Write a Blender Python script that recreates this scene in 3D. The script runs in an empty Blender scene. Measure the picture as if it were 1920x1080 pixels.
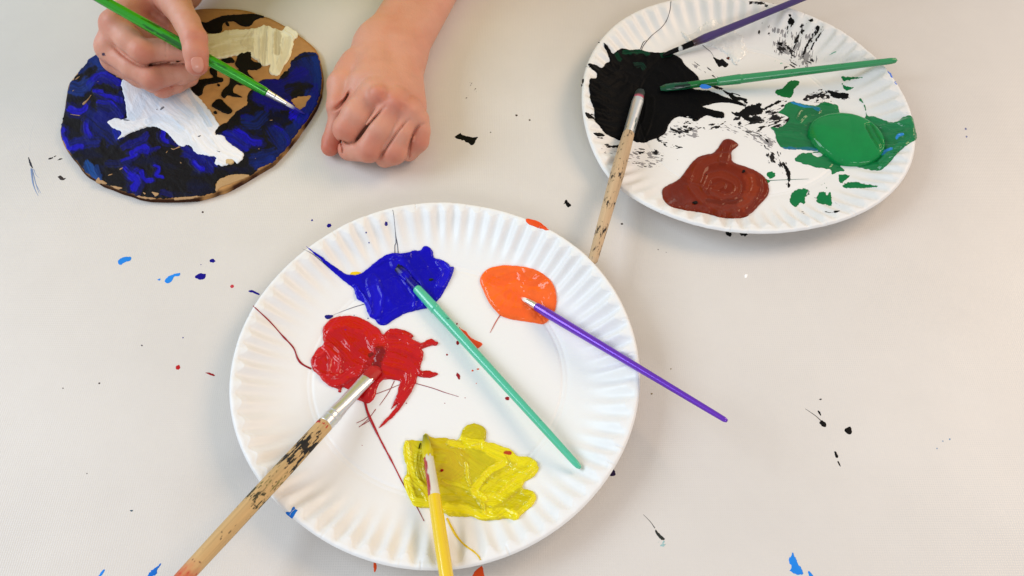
import bpy, math
import numpy as np
from mathutils import Vector

# ------------------------------------------------------------------ camera
F_PX, PITCH, CAM_H = 1566.3, 0.99711, 0.43367
scene = bpy.context.scene
col = scene.collection
cam_data = bpy.data.cameras.new('camera')
cam_data.sensor_width = 36.0
cam_data.lens = F_PX * 36.0 / 1920.0
cam_data.clip_start = 0.01
cam_data.clip_end = 50.0
cam = bpy.data.objects.new('camera', cam_data)
cam.location = (0, 0, CAM_H)
cam.rotation_euler = (math.pi / 2 - PITCH, 0, 0)
col.objects.link(cam)
scene.camera = cam

# ------------------------------------------------------------------ ambient light of the room
world = bpy.data.worlds.new('World')
scene.world = world
world.use_nodes = True
bg = world.node_tree.nodes['Background']
bg.inputs['Color'].default_value = (0.97, 0.98, 1.0, 1)
bg.inputs['Strength'].default_value = 0.54


def area(name, loc, target, size, size_y, power, color):
    l = bpy.data.lights.new(name, 'AREA')
    l.shape = 'RECTANGLE'
    l.size, l.size_y = size, size_y
    l.energy = power
    l.color = color
    o = bpy.data.objects.new(name, l)
    o.location = loc
    d = Vector(target) - Vector(loc)
    o.rotation_euler = d.to_track_quat('-Z', 'Y').to_euler()
    col.objects.link(o)
    return o


area('window_light', (-2.9, 0.75, 2.0), (-0.05, 0.3, 0), 2.2, 1.6, 90.0, (0.74, 0.87, 1.0))
area('room_lamp_light', (2.4, 1.45, 2.1), (0.05, 0.3, 0), 1.6, 1.2, 54.0, (1.0, 0.71, 0.45))
area('front_window_light', (0.5, -2.2, 1.6), (0.05, 0.3, 0), 1.4, 0.7, 20.0, (0.97, 0.98, 1.0))

scene.view_settings.view_transform = 'Standard'
scene.view_settings.look = 'None'
scene.view_settings.exposure = -0.08
scene.view_settings.gamma = 1.0
scene.cycles.max_bounces = 8
scene.cycles.use_denoising = True

SP, CP = math.sin(PITCH), math.cos(PITCH)


# ------------------------------------------------------------------ measuring helpers
def unproj(q, z=0.0):
    """Point of the real height z that the photograph shows at q."""
    q = np.atleast_2d(np.asarray(q, float))
    x = (q[:, 0] - 960) / F_PX
    y = -(q[:, 1] - 540) / F_PX
    dy = CP + y * SP
    dz = -SP + y * CP
    z = np.zeros(len(q)) + z
    t = (z - CAM_H) / dz
    return np.stack([t * x, t * dy, z], 1)


def proj(p):
    p = np.atleast_2d(p)
    dz = p[:, 2] - CAM_H
    fw = p[:, 1] * CP - dz * SP
    up = p[:, 1] * SP + dz * CP
    return np.stack([960 + F_PX * p[:, 0] / fw, 540 - F_PX * up / fw], 1)


def P(x, y, z):
    return unproj([(x, y)], z)[0]


def smooth(a, b, x):
    t = np.clip((x - a) / (b - a), 0, 1)
    return t * t * (3 - 2 * t)


def _hash(i, j, s):
    n = (i.astype(np.int64) * 374761393 + j.astype(np.int64) * 668265263 + s * 1442695041) & 0x7fffffff
    n = ((n ^ (n >> 13)) * 1274126177) & 0x7fffffff
    return ((n ^ (n >> 16)) & 0xffff) / 65535.0


def noise(x, y, s=0):
    i, j = np.floor(x), np.floor(y)
    u, v = x - i, y - j
    u, v = u * u * (3 - 2 * u), v * v * (3 - 2 * v)
    i, j = i.astype(np.int64), j.astype(np.int64)
    return ((_hash(i, j, s) * (1 - u) + _hash(i + 1, j, s) * u) * (1 - v)
            + (_hash(i, j + 1, s) * (1 - u) + _hash(i + 1, j + 1, s) * u) * v) * 2 - 1


def fbm(x, y, s=0, o=4):
    r, a, n = 0, 1.0, 0
    for k in range(o):
        r = r + a * noise(x * 2 ** k, y * 2 ** k, s + 17 * k)
        n += a
        a *= 0.5
    return r / n


def spline(pts, closed=False, sub=5):
    p = np.asarray(pts, float)
    n = len(p)
    if closed:
        q = np.vstack([p[-1], p, p[0], p[1]])
        m = n
    else:
        q = np.vstack([2 * p[0] - p[1], p, 2 * p[-1] - p[-2]])
        m = n - 1
    out = []
    for k in range(m):
        a, b, c, d = q[k], q[k + 1], q[k + 2], q[k + 3]
        for t in np.arange(sub) / sub:
            out.append(0.5 * ((2 * b) + (c - a) * t + (2 * a - 5 * b + 4 * c - d) * t * t + (3 * b - a - 3 * c + d) * t ** 3))
    if not closed:
        out.append(p[-1])
    return np.array(out)


def conv(x0, y0, s, pts):
    return [(x0 + a / s, y0 + b / s) for a, b in pts]


def seg_dist(X, Y, A, closed):
    """distance, arc position, side distance and (closed) inside flag for points to a polyline"""
    B = np.vstack([A[1:], A[:1]]) if closed else A[1:]
    A0 = A if closed else A[:-1]
    best = np.full(X.shape, 1e18)
    S = np.zeros(X.shape)
    side = np.zeros(X.shape)
    ins = np.zeros(X.shape, bool)
    acc = 0.0
    for a, b in zip(A0, B):
        dx, dy = b - a
        L2 = dx * dx + dy * dy + 1e-12
        L = math.sqrt(L2)
        px, py = X - a[0], Y - a[1]
        t = np.clip((px * dx + py * dy) / L2, 0, 1)
        ex, ey = px - t * dx, py - t * dy
        d2 = ex * ex + ey * ey
        m = d2 < best
        best = np.where(m, d2, best)
        if not closed:
            S = np.where(m, acc + t * L, S)
            side = np.where(m, (px * dy - py * dx) / L, side)
        else:
            c = (a[1] > Y) != (b[1] > Y)
            xi = a[0] + (Y - a[1]) * dx / (dy if abs(dy) > 1e-9 else 1e-9)
            ins ^= c & (X < xi)
        acc += L
    return np.sqrt(best), S, side, ins, acc


def poly_dist(X, Y, A):
    """distance to a closed outline and inside flag"""
    f = np.float32
    best = np.full(X.shape, 1e9, f)
    ins = np.zeros(X.shape, bool)
    for a, b in zip(A, np.vstack([A[1:], A[:1]])):
        dx, dy = float(b[0] - a[0]), float(b[1] - a[1])
        px, py = X - f(a[0]), Y - f(a[1])
        t = px * f(dx)
        t += py * f(dy)
        t *= f(1.0 / (dx * dx + dy * dy + 1e-9))
        np.clip(t, 0, 1, out=t)
        c = (f(a[1]) > Y) != (f(b[1]) > Y)
        if c.any():
            w = np.where(c)[0]
            ins[w] ^= px[w] < py[w] * f(dx / (dy if abs(dy) > 1e-9 else 1e-9))
        px -= t * f(dx)
        py -= t * f(dy)
        px *= px
        px += py * py
        np.minimum(best, px, out=best)
    return np.sqrt(best), ins


# ------------------------------------------------------------------ objects
def tag(o, label=None, cat=None, group=None, kind=None):
    if label: o['label'] = label
    if cat: o['category'] = cat
    if group: o['group'] = group
    if kind: o['kind'] = kind
    return o


def mesh(name, verts, faces, mat, parent=None, colors=None, centre=True, smooth_shade=True):
    verts = np.asarray(verts, np.float32)
    faces = np.asarray(faces, np.int32)
    org = np.zeros(3, np.float32)
    if centre:
        lo, hi = verts.min(0), verts.max(0)
        org = np.array([(lo[0] + hi[0]) / 2, (lo[1] + hi[1]) / 2, lo[2]], np.float32)
    me = bpy.data.meshes.new(name)
    k = faces.shape[1]
    me.vertices.add(len(verts))
    me.vertices.foreach_set('co', (verts - org).ravel())
    me.loops.add(faces.size)
    me.loops.foreach_set('vertex_index', faces.ravel())
    me.polygons.add(len(faces))
    me.polygons.foreach_set('loop_start', np.arange(0, faces.size, k, dtype=np.int32))
    me.update(calc_edges=True)
    me.polygons.foreach_set('use_smooth', np.full(len(faces), smooth_shade))
    if colors is not None:
        at = me.color_attributes.new('Col', 'FLOAT_COLOR', 'POINT')
        c = np.ones((len(verts), 4), np.float32)
        c[:, :colors.shape[1]] = colors
        at.data.foreach_set('color', c.ravel())
    me.materials.append(mat)
    o = bpy.data.objects.new(name, me)
    col.objects.link(o)
    o.location = org
    if parent is not None:
        o.parent = parent
        w = Vector(parent.location)
        pp = parent.parent
        while pp is not None:
            w += Vector(pp.location)
            pp = pp.parent
        o.location = Vector([float(a) for a in org]) - w
    return o


def empty(name, loc):
    o = bpy.data.objects.new(name, None)
    o.empty_display_size = 0.02
    o.location = [float(a) for a in loc]
    col.objects.link(o)
    return o


def srgb(r, g, b):
    c = np.array([r, g, b]) / 255.0
    return np.where(c <= 0.04045, c / 12.92, ((c + 0.055) / 1.055) ** 2.4)


def material(name, color, rough=0.5, coat=0.0, spec=0.5, metal=0.0, attr=False, bump=None, sss=None, vary=None, coat_rough=0.1):
    m = bpy.data.materials.new(name)
    m.use_nodes = True
    nt = m.node_tree
    b = nt.nodes['Principled BSDF']
    b.inputs['Base Color'].default_value = (*[float(c) for c in color], 1)
    b.inputs['Roughness'].default_value = rough
    b.inputs['Metallic'].default_value = metal
    b.inputs['Specular IOR Level'].default_value = spec
    b.inputs['Coat Weight'].default_value = coat
    b.inputs['Coat Roughness'].default_value = coat_rough
    tc = nt.nodes.new('ShaderNodeTexCoord')
    src = None
    if attr:
        a = nt.nodes.new('ShaderNodeVertexColor')
        a.layer_name = 'Col'
        src = a.outputs['Color']
        nt.links.new(src, b.inputs['Base Color'])
    if vary:
        sc, lo, hi = vary
        n = nt.nodes.new('ShaderNodeTexNoise')
        n.inputs['Scale'].default_value = sc
        n.inputs['Detail'].default_value = 6
        nt.links.new(tc.outputs['Object'], n.inputs['Vector'])
        mr = nt.nodes.new('ShaderNodeMapRange')
        mr.inputs['From Min'].default_value = 0.3
        mr.inputs['From Max'].default_value = 0.7
        mr.inputs['To Min'].default_value = lo
        mr.inputs['To Max'].default_value = hi
        nt.links.new(n.outputs['Fac'], mr.inputs['Value'])
        hs = nt.nodes.new('ShaderNodeHueSaturation')
        hs.inputs['Color'].default_value = (*[float(c) for c in color], 1)
        if src: nt.links.new(src, hs.inputs['Color'])
        nt.links.new(mr.outputs['Result'], hs.inputs['Value'])
        nt.links.new(hs.outputs['Color'], b.inputs['Base Color'])
    if bump:
        last = None
        for sc, dist, det in bump:
            n = nt.nodes.new('ShaderNodeTexNoise')
            n.inputs['Scale'].default_value = sc
            n.inputs['Detail'].default_value = det
            nt.links.new(tc.outputs['Object'], n.inputs['Vector'])
            bp = nt.nodes.new('ShaderNodeBump')
            bp.inputs['Distance'].default_value = dist
            bp.inputs['Strength'].default_value = 1.0
            nt.links.new(n.outputs['Fac'], bp.inputs['Height'])
            if last: nt.links.new(last, bp.inputs['Normal'])
            last = bp.outputs['Normal']
        nt.links.new(last, b.inputs['Normal'])
    if sss:
        b.inputs['Subsurface Weight'].default_value = sss[0]
        b.inputs['Subsurface Radius'].default_value = sss[1]
        b.inputs['Subsurface Scale'].default_value = sss[2]
    return m


# ------------------------------------------------------------------ materials
M = {}
M['wet'] = material('wet_paint', (.5, .5, .5), rough=0.11, coat=0.0, spec=0.34, attr=True, bump=[(300, 0.00004, 2)])
M['brown'] = material('wet_brown_paint', (.5, .5, .5), rough=0.16, spec=0.16, attr=True, bump=[(300, 0.00004, 2)])
M['black'] = material('black_poster_paint', (.5, .5, .5), rough=0.45, spec=0.03, attr=True, bump=[(900, 0.00008, 3)])
M['blue_wet'] = material('wet_blue_paint', (.5, .5, .5), rough=0.13, coat=0.0, spec=0.16, attr=True, bump=[(200, 0.00008, 2)])
M['satin'] = material('drying_paint', (.5, .5, .5), rough=0.42, coat=0.0, spec=0.08, attr=True, bump=[(900, 0.00008, 3)])
M['dull'] = material('dried_poster_paint', (.5, .5, .5), rough=0.55, spec=0.12, attr=True, bump=[(900, 0.0001, 4)])
M['plate'] = material('white_paper', (.86, .86, .86), rough=0.42, spec=0.35, attr=True, bump=[(1800, 0.00002, 3)])
M['card'] = material('brown_cardboard', srgb(178, 132, 78), rough=0.85, spec=0.15, attr=True, vary=(120, .86, 1.1), bump=[(500, 0.0001, 5)])
M['wood'] = None

# tablecloth: matt vinyl with a fine woven grain
tm = material('tabletop_vinyl', srgb(222, 216, 208), rough=0.36, spec=0.42)
nt = tm.node_tree
b = nt.nodes['Principled BSDF']
tc = nt.nodes.new('ShaderNodeTexCoord')
prev = None
for ax, sc in (('X', 260.0), ('Y', 250.0)):
    w = nt.nodes.new('ShaderNodeTexWave')
    w.bands_direction = ax
    w.inputs['Scale'].default_value = sc
    w.inputs['Distortion'].default_value = 1.2
    w.inputs['Detail'].default_value = 2
    w.inputs['Detail Scale'].default_value = 0.6
    nt.links.new(tc.outputs['Object'], w.inputs['Vector'])
    bp = nt.nodes.new('ShaderNodeBump')
    bp.inputs['Distance'].default_value = 0.00004
    bp.inputs['Strength'].default_value = 0.8
    nt.links.new(w.outputs['Fac'], bp.inputs['Height'])
    if prev: nt.links.new(prev, bp.inputs['Normal'])
    prev = bp.outputs['Normal']
n = nt.nodes.new('ShaderNodeTexNoise')
n.inputs['Scale'].default_value = 14
n.inputs['Detail'].default_value = 5
nt.links.new(tc.outputs['Object'], n.inputs['Vector'])
bp = nt.nodes.new('ShaderNodeBump')
bp.inputs['Distance'].default_value = 0.0006
nt.links.new(n.outputs['Fac'], bp.inputs['Height'])
nt.links.new(prev, bp.inputs['Normal'])
nt.links.new(bp.outputs['Normal'], b.inputs['Normal'])
n2 = nt.nodes.new('ShaderNodeTexNoise')
n2.inputs['Scale'].default_value = 9
n2.inputs['Detail'].default_value = 8
n2.inputs['Roughness'].default_value = 0.65
nt.links.new(tc.outputs['Object'], n2.inputs['Vector'])
mx = nt.nodes.new('ShaderNodeValToRGB')
mx.color_ramp.elements[0].position = 0.3
mx.color_ramp.elements[0].color = (*srgb(210, 205, 200), 1)
mx.color_ramp.elements[1].position = 0.62
mx.color_ramp.elements[1].color = (*srgb(216, 211, 206), 1)
nt.links.new(n2.outputs['Fac'], mx.inputs['Fac'])
nt.links.new(mx.outputs['Color'], b.inputs['Base Color'])
M['table'] = tm

# ------------------------------------------------------------------ table
TX0, TX1, TY0, TY1 = -0.62, 0.66, -0.05, 0.58
def box_mesh(x0, x1, y0, y1, z0, z1):
    v = [(x, y, z) for z in (z0, z1) for y in (y0, y1) for x in (x0, x1)]
    f = [(0, 2, 3, 1), (4, 5, 7, 6), (0, 1, 5, 4), (2, 6, 7, 3), (1, 3, 7, 5), (0, 4, 6, 2)]
    return np.array(v), np.array(f)
tv, tf = box_mesh(TX0, TX1, TY0, TY1, -0.028, 0.0)
table = mesh('table_top', tv, tf, M['table'], centre=False, smooth_shade=False)
tag(table, 'cream white table top with fine woven grain and dried paint spots', kind='structure')

# ------------------------------------------------------------------ paper plates
RIM_Z = 0.0155


class Plate:
    def __init__(self, outline, seed, bumps, nflute=66, centre=None, base=0.63):
        # the rim is lifted or pressed down here and there: bumps = (angle, width, dz)
        self.seed, self.bumps, self.nf, self.base = seed, bumps, nflute, base
        q = unproj(outline, RIM_Z)[:, :2]
        A = np.c_[2 * q, np.ones(len(q))]
        s = np.linalg.lstsq(A, (q ** 2).sum(1), rcond=None)[0]
        self.c = s[:2] if centre is None else np.array(centre)
        for _ in range(3):
            th = np.arctan2(q[:, 1] - self.c[1], q[:, 0] - self.c[0])
            q = unproj(outline, self.rimz(th))[:, :2]
        th = np.arctan2(q[:, 1] - self.c[1], q[:, 0] - self.c[0])
        r = np.hypot(*(q - self.c).T)
        K = 4
        B = np.c_[tuple([np.ones(len(th))] + [g(k * th) for k in range(1, K + 1) for g in (np.cos, np.sin)])]
        reg = 0.02 * np.eye(B.shape[1]); reg[0, 0] = 0
        self.co = np.linalg.solve(B.T @ B + reg, B.T @ r)
        self.K = K

    def rimz(self, th):
        z = np.full(np.shape(th), RIM_Z)
        for a, w, dz in self.bumps:
            d = (th - a + np.pi) % (2 * np.pi) - np.pi
            z = z + dz * np.exp(-(d / w) ** 2)
        return z

    def R(self, th):
        r = self.co[0] + 0 * th
        for k in range(1, self.K + 1):
            r = r + self.co[2 * k - 1] * np.cos(k * th) + self.co[2 * k] * np.sin(k * th)
        return r

    coarse = False

    def z_rt(self, rh, th):
        s = self.seed
        ct, st = np.cos(th), np.sin(th)
        wob = 0.30 * noise(ct * 2.2 + 5, st * 2.2 + 7, s) * 2 * np.pi
        ph = self.nf * th + wob
        amp = 0.75 + 0.35 * noise(ct * 4 + 9, st * 4 + 3, s + 3)
        b = self.base
        edge = 0.957 + (0 if self.coarse else 0.025) * amp * np.cos(ph) * smooth(b + .03, .86, rh) + 0.004 * noise(ct * 9, st * 9, s + 5)
        t = (rh - b) / (edge - b)
        tc_ = np.clip(t, 0, 1)
        wall = 0.36 * tc_ + 0.64 * tc_ ** 2.6
        wall = wall - 0.42 * 0.10 * np.exp(-(tc_ / 0.10) ** 2) * (tc_ > 0)
        wall = np.where(t > 0, np.maximum(wall, 0), 0)
        lipm = smooth(0.97, 1.05, t)
        wall = wall - 0.035 * np.exp(-((t - 1) / 0.05) ** 2)
        z = 0.0012 + (self.rimz(th) - 0.0012) * wall
        if self.coarse:
            return z
        # fold line round the flat bottom
        z = z - 0.00030 * np.exp(-((rh - b) / 0.008) ** 2)
        # lip: slightly domed, rolled down at the very edge, creased here and there
        z = z + 0.0003 * np.exp(-((rh - 0.980) / 0.012) ** 2)
        z = z - 0.0012 * smooth(0.988, 1.0, rh) ** 2
        k = np.cos(ph * 0.5 + 0.7)
        crease = np.exp(-((k) / 0.06) ** 2) * (noise(np.floor(ph / (2 * np.pi) + 0.2) * 1.7, 0 * ph + 3.3, s + 9) > 0.15)
        z = z - 0.0007 * lipm * crease
        z = z + 0.0004 * noise(ct * 6 + 1, st * 6 + 2, s + 11) * lipm
        z = z + 0.00025 * fbm(rh * ct * 5, rh * st * 5, s + 13)
        return np.maximum(z, 0.0006)

    def z_xy(self, x, y):
        dx, dy = x - self.c[0], y - self.c[1]
        th = np.arctan2(dy, dx)
        rh = np.hypot(dx, dy) / self.R(th)
        return self.z_rt(np.minimum(rh, 0.999), th)

    def surf(self, q):
        z = np.full(len(q), 0.008)
        lo, hi = np.zeros(len(q)), np.full(len(q), 0.034)
        for _ in range(22):
            z = (lo + hi) / 2
            p = unproj(q, z)
            above = z > self.z_xy(p[:, 0], p[:, 1])
            hi = np.where(above, z, hi)
            lo = np.where(above, lo, z)
        p = unproj(q, z)
        return p

    def build(self, name, label, stain=None):
        nt_, nr = 1224, 190
        th = np.linspace(0, 2 * np.pi, nt_, endpoint=False)
        u = np.linspace(0, 1, nr)
        rh = np.where(u < 0.25, u / 0.25 * self.base * 0.97, self.base * 0.97 + (u - 0.25) / 0.75 * (1 - self.base * 0.97))
        rh[0] = 0.004
        T, Rr = np.meshgrid(th, rh)
        Z = self.z_rt(Rr, T)
        RR = self.R(T) * Rr
        X, Y = self.c[0] + RR * np.cos(T), self.c[1] + RR * np.sin(T)
        top = np.stack([X, Y, Z], -1).reshape(-1, 3)
        # underside: paper 0.5 mm thick, coarser is enough but shares the rim
        un = top.copy()
        un[:, 2] -= 0.00055
        verts = np.vstack([top, un, [[self.c[0], self.c[1], 0.0012]], [[self.c[0], self.c[1], 0.0006]]])
        i = np.arange(nt_)
        j = (i + 1) % nt_
        F = []
        for r in range(nr - 1):
            F.append(np.stack([r * nt_ + i, r * nt_ + j, (r + 1) * nt_ + j, (r + 1) * nt_ + i], 1)[:, ::-1])
        N = nr * nt_
        fr = []
        for r in range(int(nr * .25), nr - 1):
            fr.append(N + np.stack([r * nt_ + i, r * nt_ + j, (r + 1) * nt_ + j, (r + 1) * nt_ + i], 1))
        F += fr
        F.append(np.stack([(nr - 1) * nt_ + i, (nr - 1) * nt_ + j, N + (nr - 1) * nt_ + j, N + (nr - 1) * nt_ + i], 1)[:, ::-1])
        half = i[::2]
        F.append(np.stack([np.full(len(half), 2 * N), half, (half + 1) % nt_, (half + 2) % nt_], 1))
        F = np.vstack(F)
        colr = np.full((len(verts), 3), 0.0) + np.array([0.82, 0.815, 0.81])
        if stain is not None:
            colr[:N] = stain(verts[:N], colr[:N])
        return tag(mesh(name, verts, F, M['plate'], colors=colr), label, 'paper plate', 'round white paper plates with fluted rims')


FO = [(820,377),(739.4,387.4),(658,416),(593.6,451),(568,469.5),(529,502),(487,550.5),(452,620),(430,744),(437,787.5),(446,823.7),(479,899.5),(537,959),(573,993.5),(627,1022),(667,1042),(699,1053),(737,1061),(796,1067.5),(849,1066),(902.5,1055),(940,1046),(1015,1013),(1059,983),(890,381),(960,398),(1029,431),(1111,492),(1164,553),(1188,614),(1198,663),(1199.5,704),(1200,721),(1193,770),(1179,816),(1154,865),(1140,897),(1105,943)]
BO = [(1097,240),(1121,298),(1159,347),(1200,377.5),(1269,408),(1355,431),(1424,436.6),(1492.5,432.5),(1561,415),(1630,388),(1681.6,352),(1709,319),(1719,274),(1460,9.6),(1496,17),(1592.6,65),(1641,103.5),(1665,130),(1694,178),(1710.6,221.5),(1716.6,253),(1238.5,2.4),(1190,21.7),(1149.5,53),(1123,77),(1103.7,111),(1091.7,144.5),(1089,180.6),(1096.5,221.5),(1430,2),(1390,-4),(1300,-8),(1350,-9)]
front = Plate(FO, 11, [(math.radians(35), 0.55, 0.0085)])
back = Plate(BO, 23, [(math.radians(-150), 0.35, -0.005)])


# ------------------------------------------------------------------ paint laid on a surface
def flat(z):
    return lambda q: unproj(q, z)


def lay(name, polys, surf, th, color, mat, parent=None, edge=6.0, rough=0.6, nfreq=0.18, step=1.0,
        strokes=(), holes=(), dry=None, relief=0.0, rfreq=0.05, closed_spline=True, seed=1, bulge=0.0, lift=0.0, mottle=None, flow=None):
    """A layer of paint: outline(s) in photograph measure, laid on surf, with its own thickness.
    strokes: (points, width, colour or None, opacity, ridge height, bristle strength)
    dry: (angle, length, width, threshold) breaks the layer into dry brush marks."""
    PL = [spline(p, True, 4) if closed_spline else np.asarray(p, float) for p in polys]
    allp = np.vstack(PL)
    x0, y0 = allp.min(0) - 3
    x1, y1 = allp.max(0) + 3
    nx, ny = int((x1 - x0) / step) + 2, int((y1 - y0) / step) + 2
    gx, gy = np.meshgrid(x0 + np.arange(nx) * step, y0 + np.arange(ny) * step)
    X, Y = gx.ravel(), gy.ravel()
    X, Y = X.astype(np.float32), Y.astype(np.float32)
    Fd = np.full(X.shape, -8.0, np.float32)
    for pl in PL:
        b0, b1 = pl.min(0) - 8, pl.max(0) + 8
        sel = np.where((X > b0[0]) & (X < b1[0]) & (Y > b0[1]) & (Y < b1[1]))[0]
        d, ins = poly_dist(X[sel], Y[sel], pl)
        Fd[sel] = np.maximum(Fd[sel], np.where(ins, d, -d))
    for h in holes:
        hp = spline(h, True, 4)
        b0, b1 = hp.min(0) - 14, hp.max(0) + 14
        sel = np.where((X > b0[0]) & (X < b1[0]) & (Y > b0[1]) & (Y < b1[1]))[0]
        d, ins = poly_dist(X[sel], Y[sel], hp)
        Fd[sel] = np.minimum(Fd[sel], np.where(ins, -d, d))
    Fd = Fd + rough * fbm(X * nfreq, Y * nfreq, seed, 3) * 2
    if dry is not None:
        ang, ln, wd, thr = dry
        c, s = math.cos(math.radians(ang)), math.sin(math.radians(ang))
        u, v = (X * c + Y * s), (-X * s + Y * c)
        nn = 0.65 * fbm(u / ln, v / wd, seed + 5, 3) + 0.5 * fbm(X / 14.0, Y / 14.0, seed + 6, 2)
        fade = 0.30 * np.clip(1 - Fd / 14.0, 0, 1)
        Fd = np.minimum(Fd, (nn - thr - fade) * min(ln, wd) * 1.6)
    F2 = Fd.reshape(ny, nx)
    vin = F2 > 0
    cell = vin[:-1, :-1] | vin[1:, :-1] | vin[:-1, 1:] | vin[1:, 1:]
    if not cell.any():
        return None
    # move outside corners of kept cells onto the outline
    gyv, gxv = np.gradient(F2, step)
    g2 = gxv ** 2 + gyv ** 2 + 1e-6
    mv = np.clip(-F2 / np.sqrt(g2), 0, 1.0 * step) * (~vin)
    mx_, my_ = mv * gxv / np.sqrt(g2), mv * gyv / np.sqrt(g2)
    PX, PY = gx + mx_, gy + my_
    ids = np.arange(nx * ny).reshape(ny, nx)
    a, b_, c_, d_ = ids[:-1, :-1][cell], ids[:-1, 1:][cell], ids[1:, 1:][cell], ids[1:, :-1][cell]
    faces = np.stack([a, d_, c_, b_], 1)
    used, inv = np.unique(faces, return_inverse=True)
    faces = inv.reshape(faces.shape)
    X, Y = PX.ravel()[used], PY.ravel()[used]
    F1 = np.maximum(Fd[used], 0)
    e = np.clip(F1 / edge, 0, 1)
    prof = np.sqrt(np.maximum(1 - (1 - e) ** 2, 0))
    H = th * prof
    if bulge:
        m = F1.max()
        H = H + bulge * np.sqrt(np.maximum(1 - (1 - np.clip(F1 / m, 0, 1)) ** 2, 0))
    C = np.zeros((len(X), 3)) + np.asarray(color, float)
    C *= (1 + 0.10 * fbm(X * 0.06, Y * 0.06, seed + 2, 3))[:, None]
    if mottle is not None:
        mc, ma = mottle
        mm = np.clip(fbm(X * .035 + fbm(X * .02, Y * .02, 7, 2), Y * .06, seed + 90, 5) * 2.2 + ma, 0, 1)[:, None] * .8
        C = C * (1 - mm) + np.asarray(mc) * mm
    if relief:
        wx = X + 14 * fbm(X * 0.02, Y * 0.02, seed + 31, 2)
        wy = Y + 14 * fbm(X * 0.02 + 9, Y * 0.02, seed + 37, 2)
        if flow is not None:
            ca, sa = math.cos(math.radians(flow)), math.sin(math.radians(flow))
            uu, vv = wx * ca + wy * sa, -wx * sa + wy * ca
            nz = fbm(uu * rfreq * 0.35, vv * rfreq * 2.6, seed + 41, 4)
        else:
            nz = fbm(wx * rfreq, wy * rfreq, seed + 41, 4)
        H = H + relief * nz * prof
    for si, st in enumerate(strokes):
        pts, w, sc, op, rh, br = st
        pl = spline(pts, False, 4)
        bb0, bb1 = pl.min(0) - w * 1.5, pl.max(0) + w * 1.5
        sel = np.where((X > bb0[0]) & (X < bb1[0]) & (Y > bb0[1]) & (Y < bb1[1]))[0]
        if not len(sel): continue
        xx, yy = X[sel], Y[sel]
        d, S, side, _, L = seg_dist(xx + 3 * fbm(xx * .05, yy * .05, seed + si, 2), yy + 3 * fbm(xx * .05 + 9, yy * .05, seed + si, 2), pl, False)
        nn = fbm(xx * 0.16, yy * 0.16, seed + 50 + si, 4) * 1.5
        bristle = fbm(side * 0.55, S * 0.03, seed + 70 + si, 3)
        q = d / w + 0.30 * nn + 0.25 * br * bristle
        mask = 1 - smooth(0.62, 1.0, q)
        if sc is not None:
            al = (op * mask * np.clip(1 - br * 0.9 * np.clip(bristle + 0.1, 0, 1) * 1.6, 0, 1))[:, None]
            C[sel] = C[sel] * (1 - al) + np.asarray(sc) * al
        if rh:
            ridge = np.exp(-((d / w - 0.75) / 0.28) ** 2)
            H[sel] += rh * (1 - smooth(1.0, 1.5, d / w)) * (0.35 * (1 - np.clip(d / w, 0, 1) ** 2) + 0.65 * ridge + 0.5 * br * bristle) * prof[sel]
    H = np.maximum(H, 0.02 * th * prof)
    base = surf(np.stack([X, Y], 1))
    base[:, 2] += H + lift
    base[F1 <= 0, 2] -= 0.00005 + lift
    o = mesh(name, base, faces, mat, parent, colors=np.clip(C, 0, 1))
    return o


def thread(name, pts, surf, w, color, mat, parent=None, z=0.0002, taper=0.3, seed=3, beads=0.25):
    """a thin dribble of paint lying on a surface; w = half width in photograph measure"""
    pl = spline(pts, False, 8)
    p = surf(pl)
    n = len(p)
    k = 8
    mm = CAM_H / F_PX * 1.15
    t = np.linspace(0, 1, n)
    r = w * mm * (1 - (1 - taper) * t) * (1 + beads * noise(t * n * 0.35, t * 0 + seed, seed))
    d = np.gradient(p, axis=0)
    d /= np.linalg.norm(d, axis=1)[:, None] + 1e-12
    up = np.array([0, 0, 1.0])
    s = np.cross(d, up)
    s /= np.linalg.norm(s, axis=1)[:, None] + 1e-12
    V = []
    for a in np.arange(k) / k * 2 * np.pi:
        V.append(p + s * (r * math.cos(a))[:, None] + up * ((r * 0.7 * math.sin(a))[:, None] + z))
    V = np.stack(V, 1).reshape(-1, 3)
    Fc = []
    i = np.arange(n - 1)
    for a in range(k):
        b2 = (a + 1) % k
        Fc.append(np.stack([i * k + a, i * k + b2, (i + 1) * k + b2, (i + 1) * k + a], 1))
    return mesh(name, V, np.vstack(Fc), mat, parent, colors=np.zeros((len(V), 3)) + np.asarray(color))


def blot(x, y, rx, ry=None, ang=0, n=14, j=0.18, seed=0):
    ry = ry or rx
    r = np.random.RandomState(seed + int(x * 7 + y * 13) % 9999)
    out = []
    for k in range(n):
        a = 2 * math.pi * k / n
        q = 1 + j * (r.rand() * 2 - 1)
        u, v = rx * math.cos(a) * q, ry * math.sin(a) * q
        c, s = math.cos(math.radians(ang)), math.sin(math.radians(ang))
        out.append((x + u * c - v * s, y + u * s + v * c))
    return out


BLUE, BLUE2 = srgb(16, 6, 178), srgb(32, 24, 205)
RED, ORANGE, YEL = srgb(186, 15, 19), srgb(248, 104, 38), srgb(212, 196, 24)
BLACK, GREEN, GLOB, BROWN = srgb(13, 13, 14), srgb(22, 118, 66), srgb(10, 132, 66), srgb(114, 36, 15)
LBLUE, NAVY = srgb(38, 132, 226), srgb(10, 22, 88)

# ---- front plate
fp = front.build('paper_plate', 'white fluted paper plate in front, holding red, blue, orange and yellow paint')
FS = front.surf
PUD = 'puddles of poster paint on the paper plates'

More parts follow.
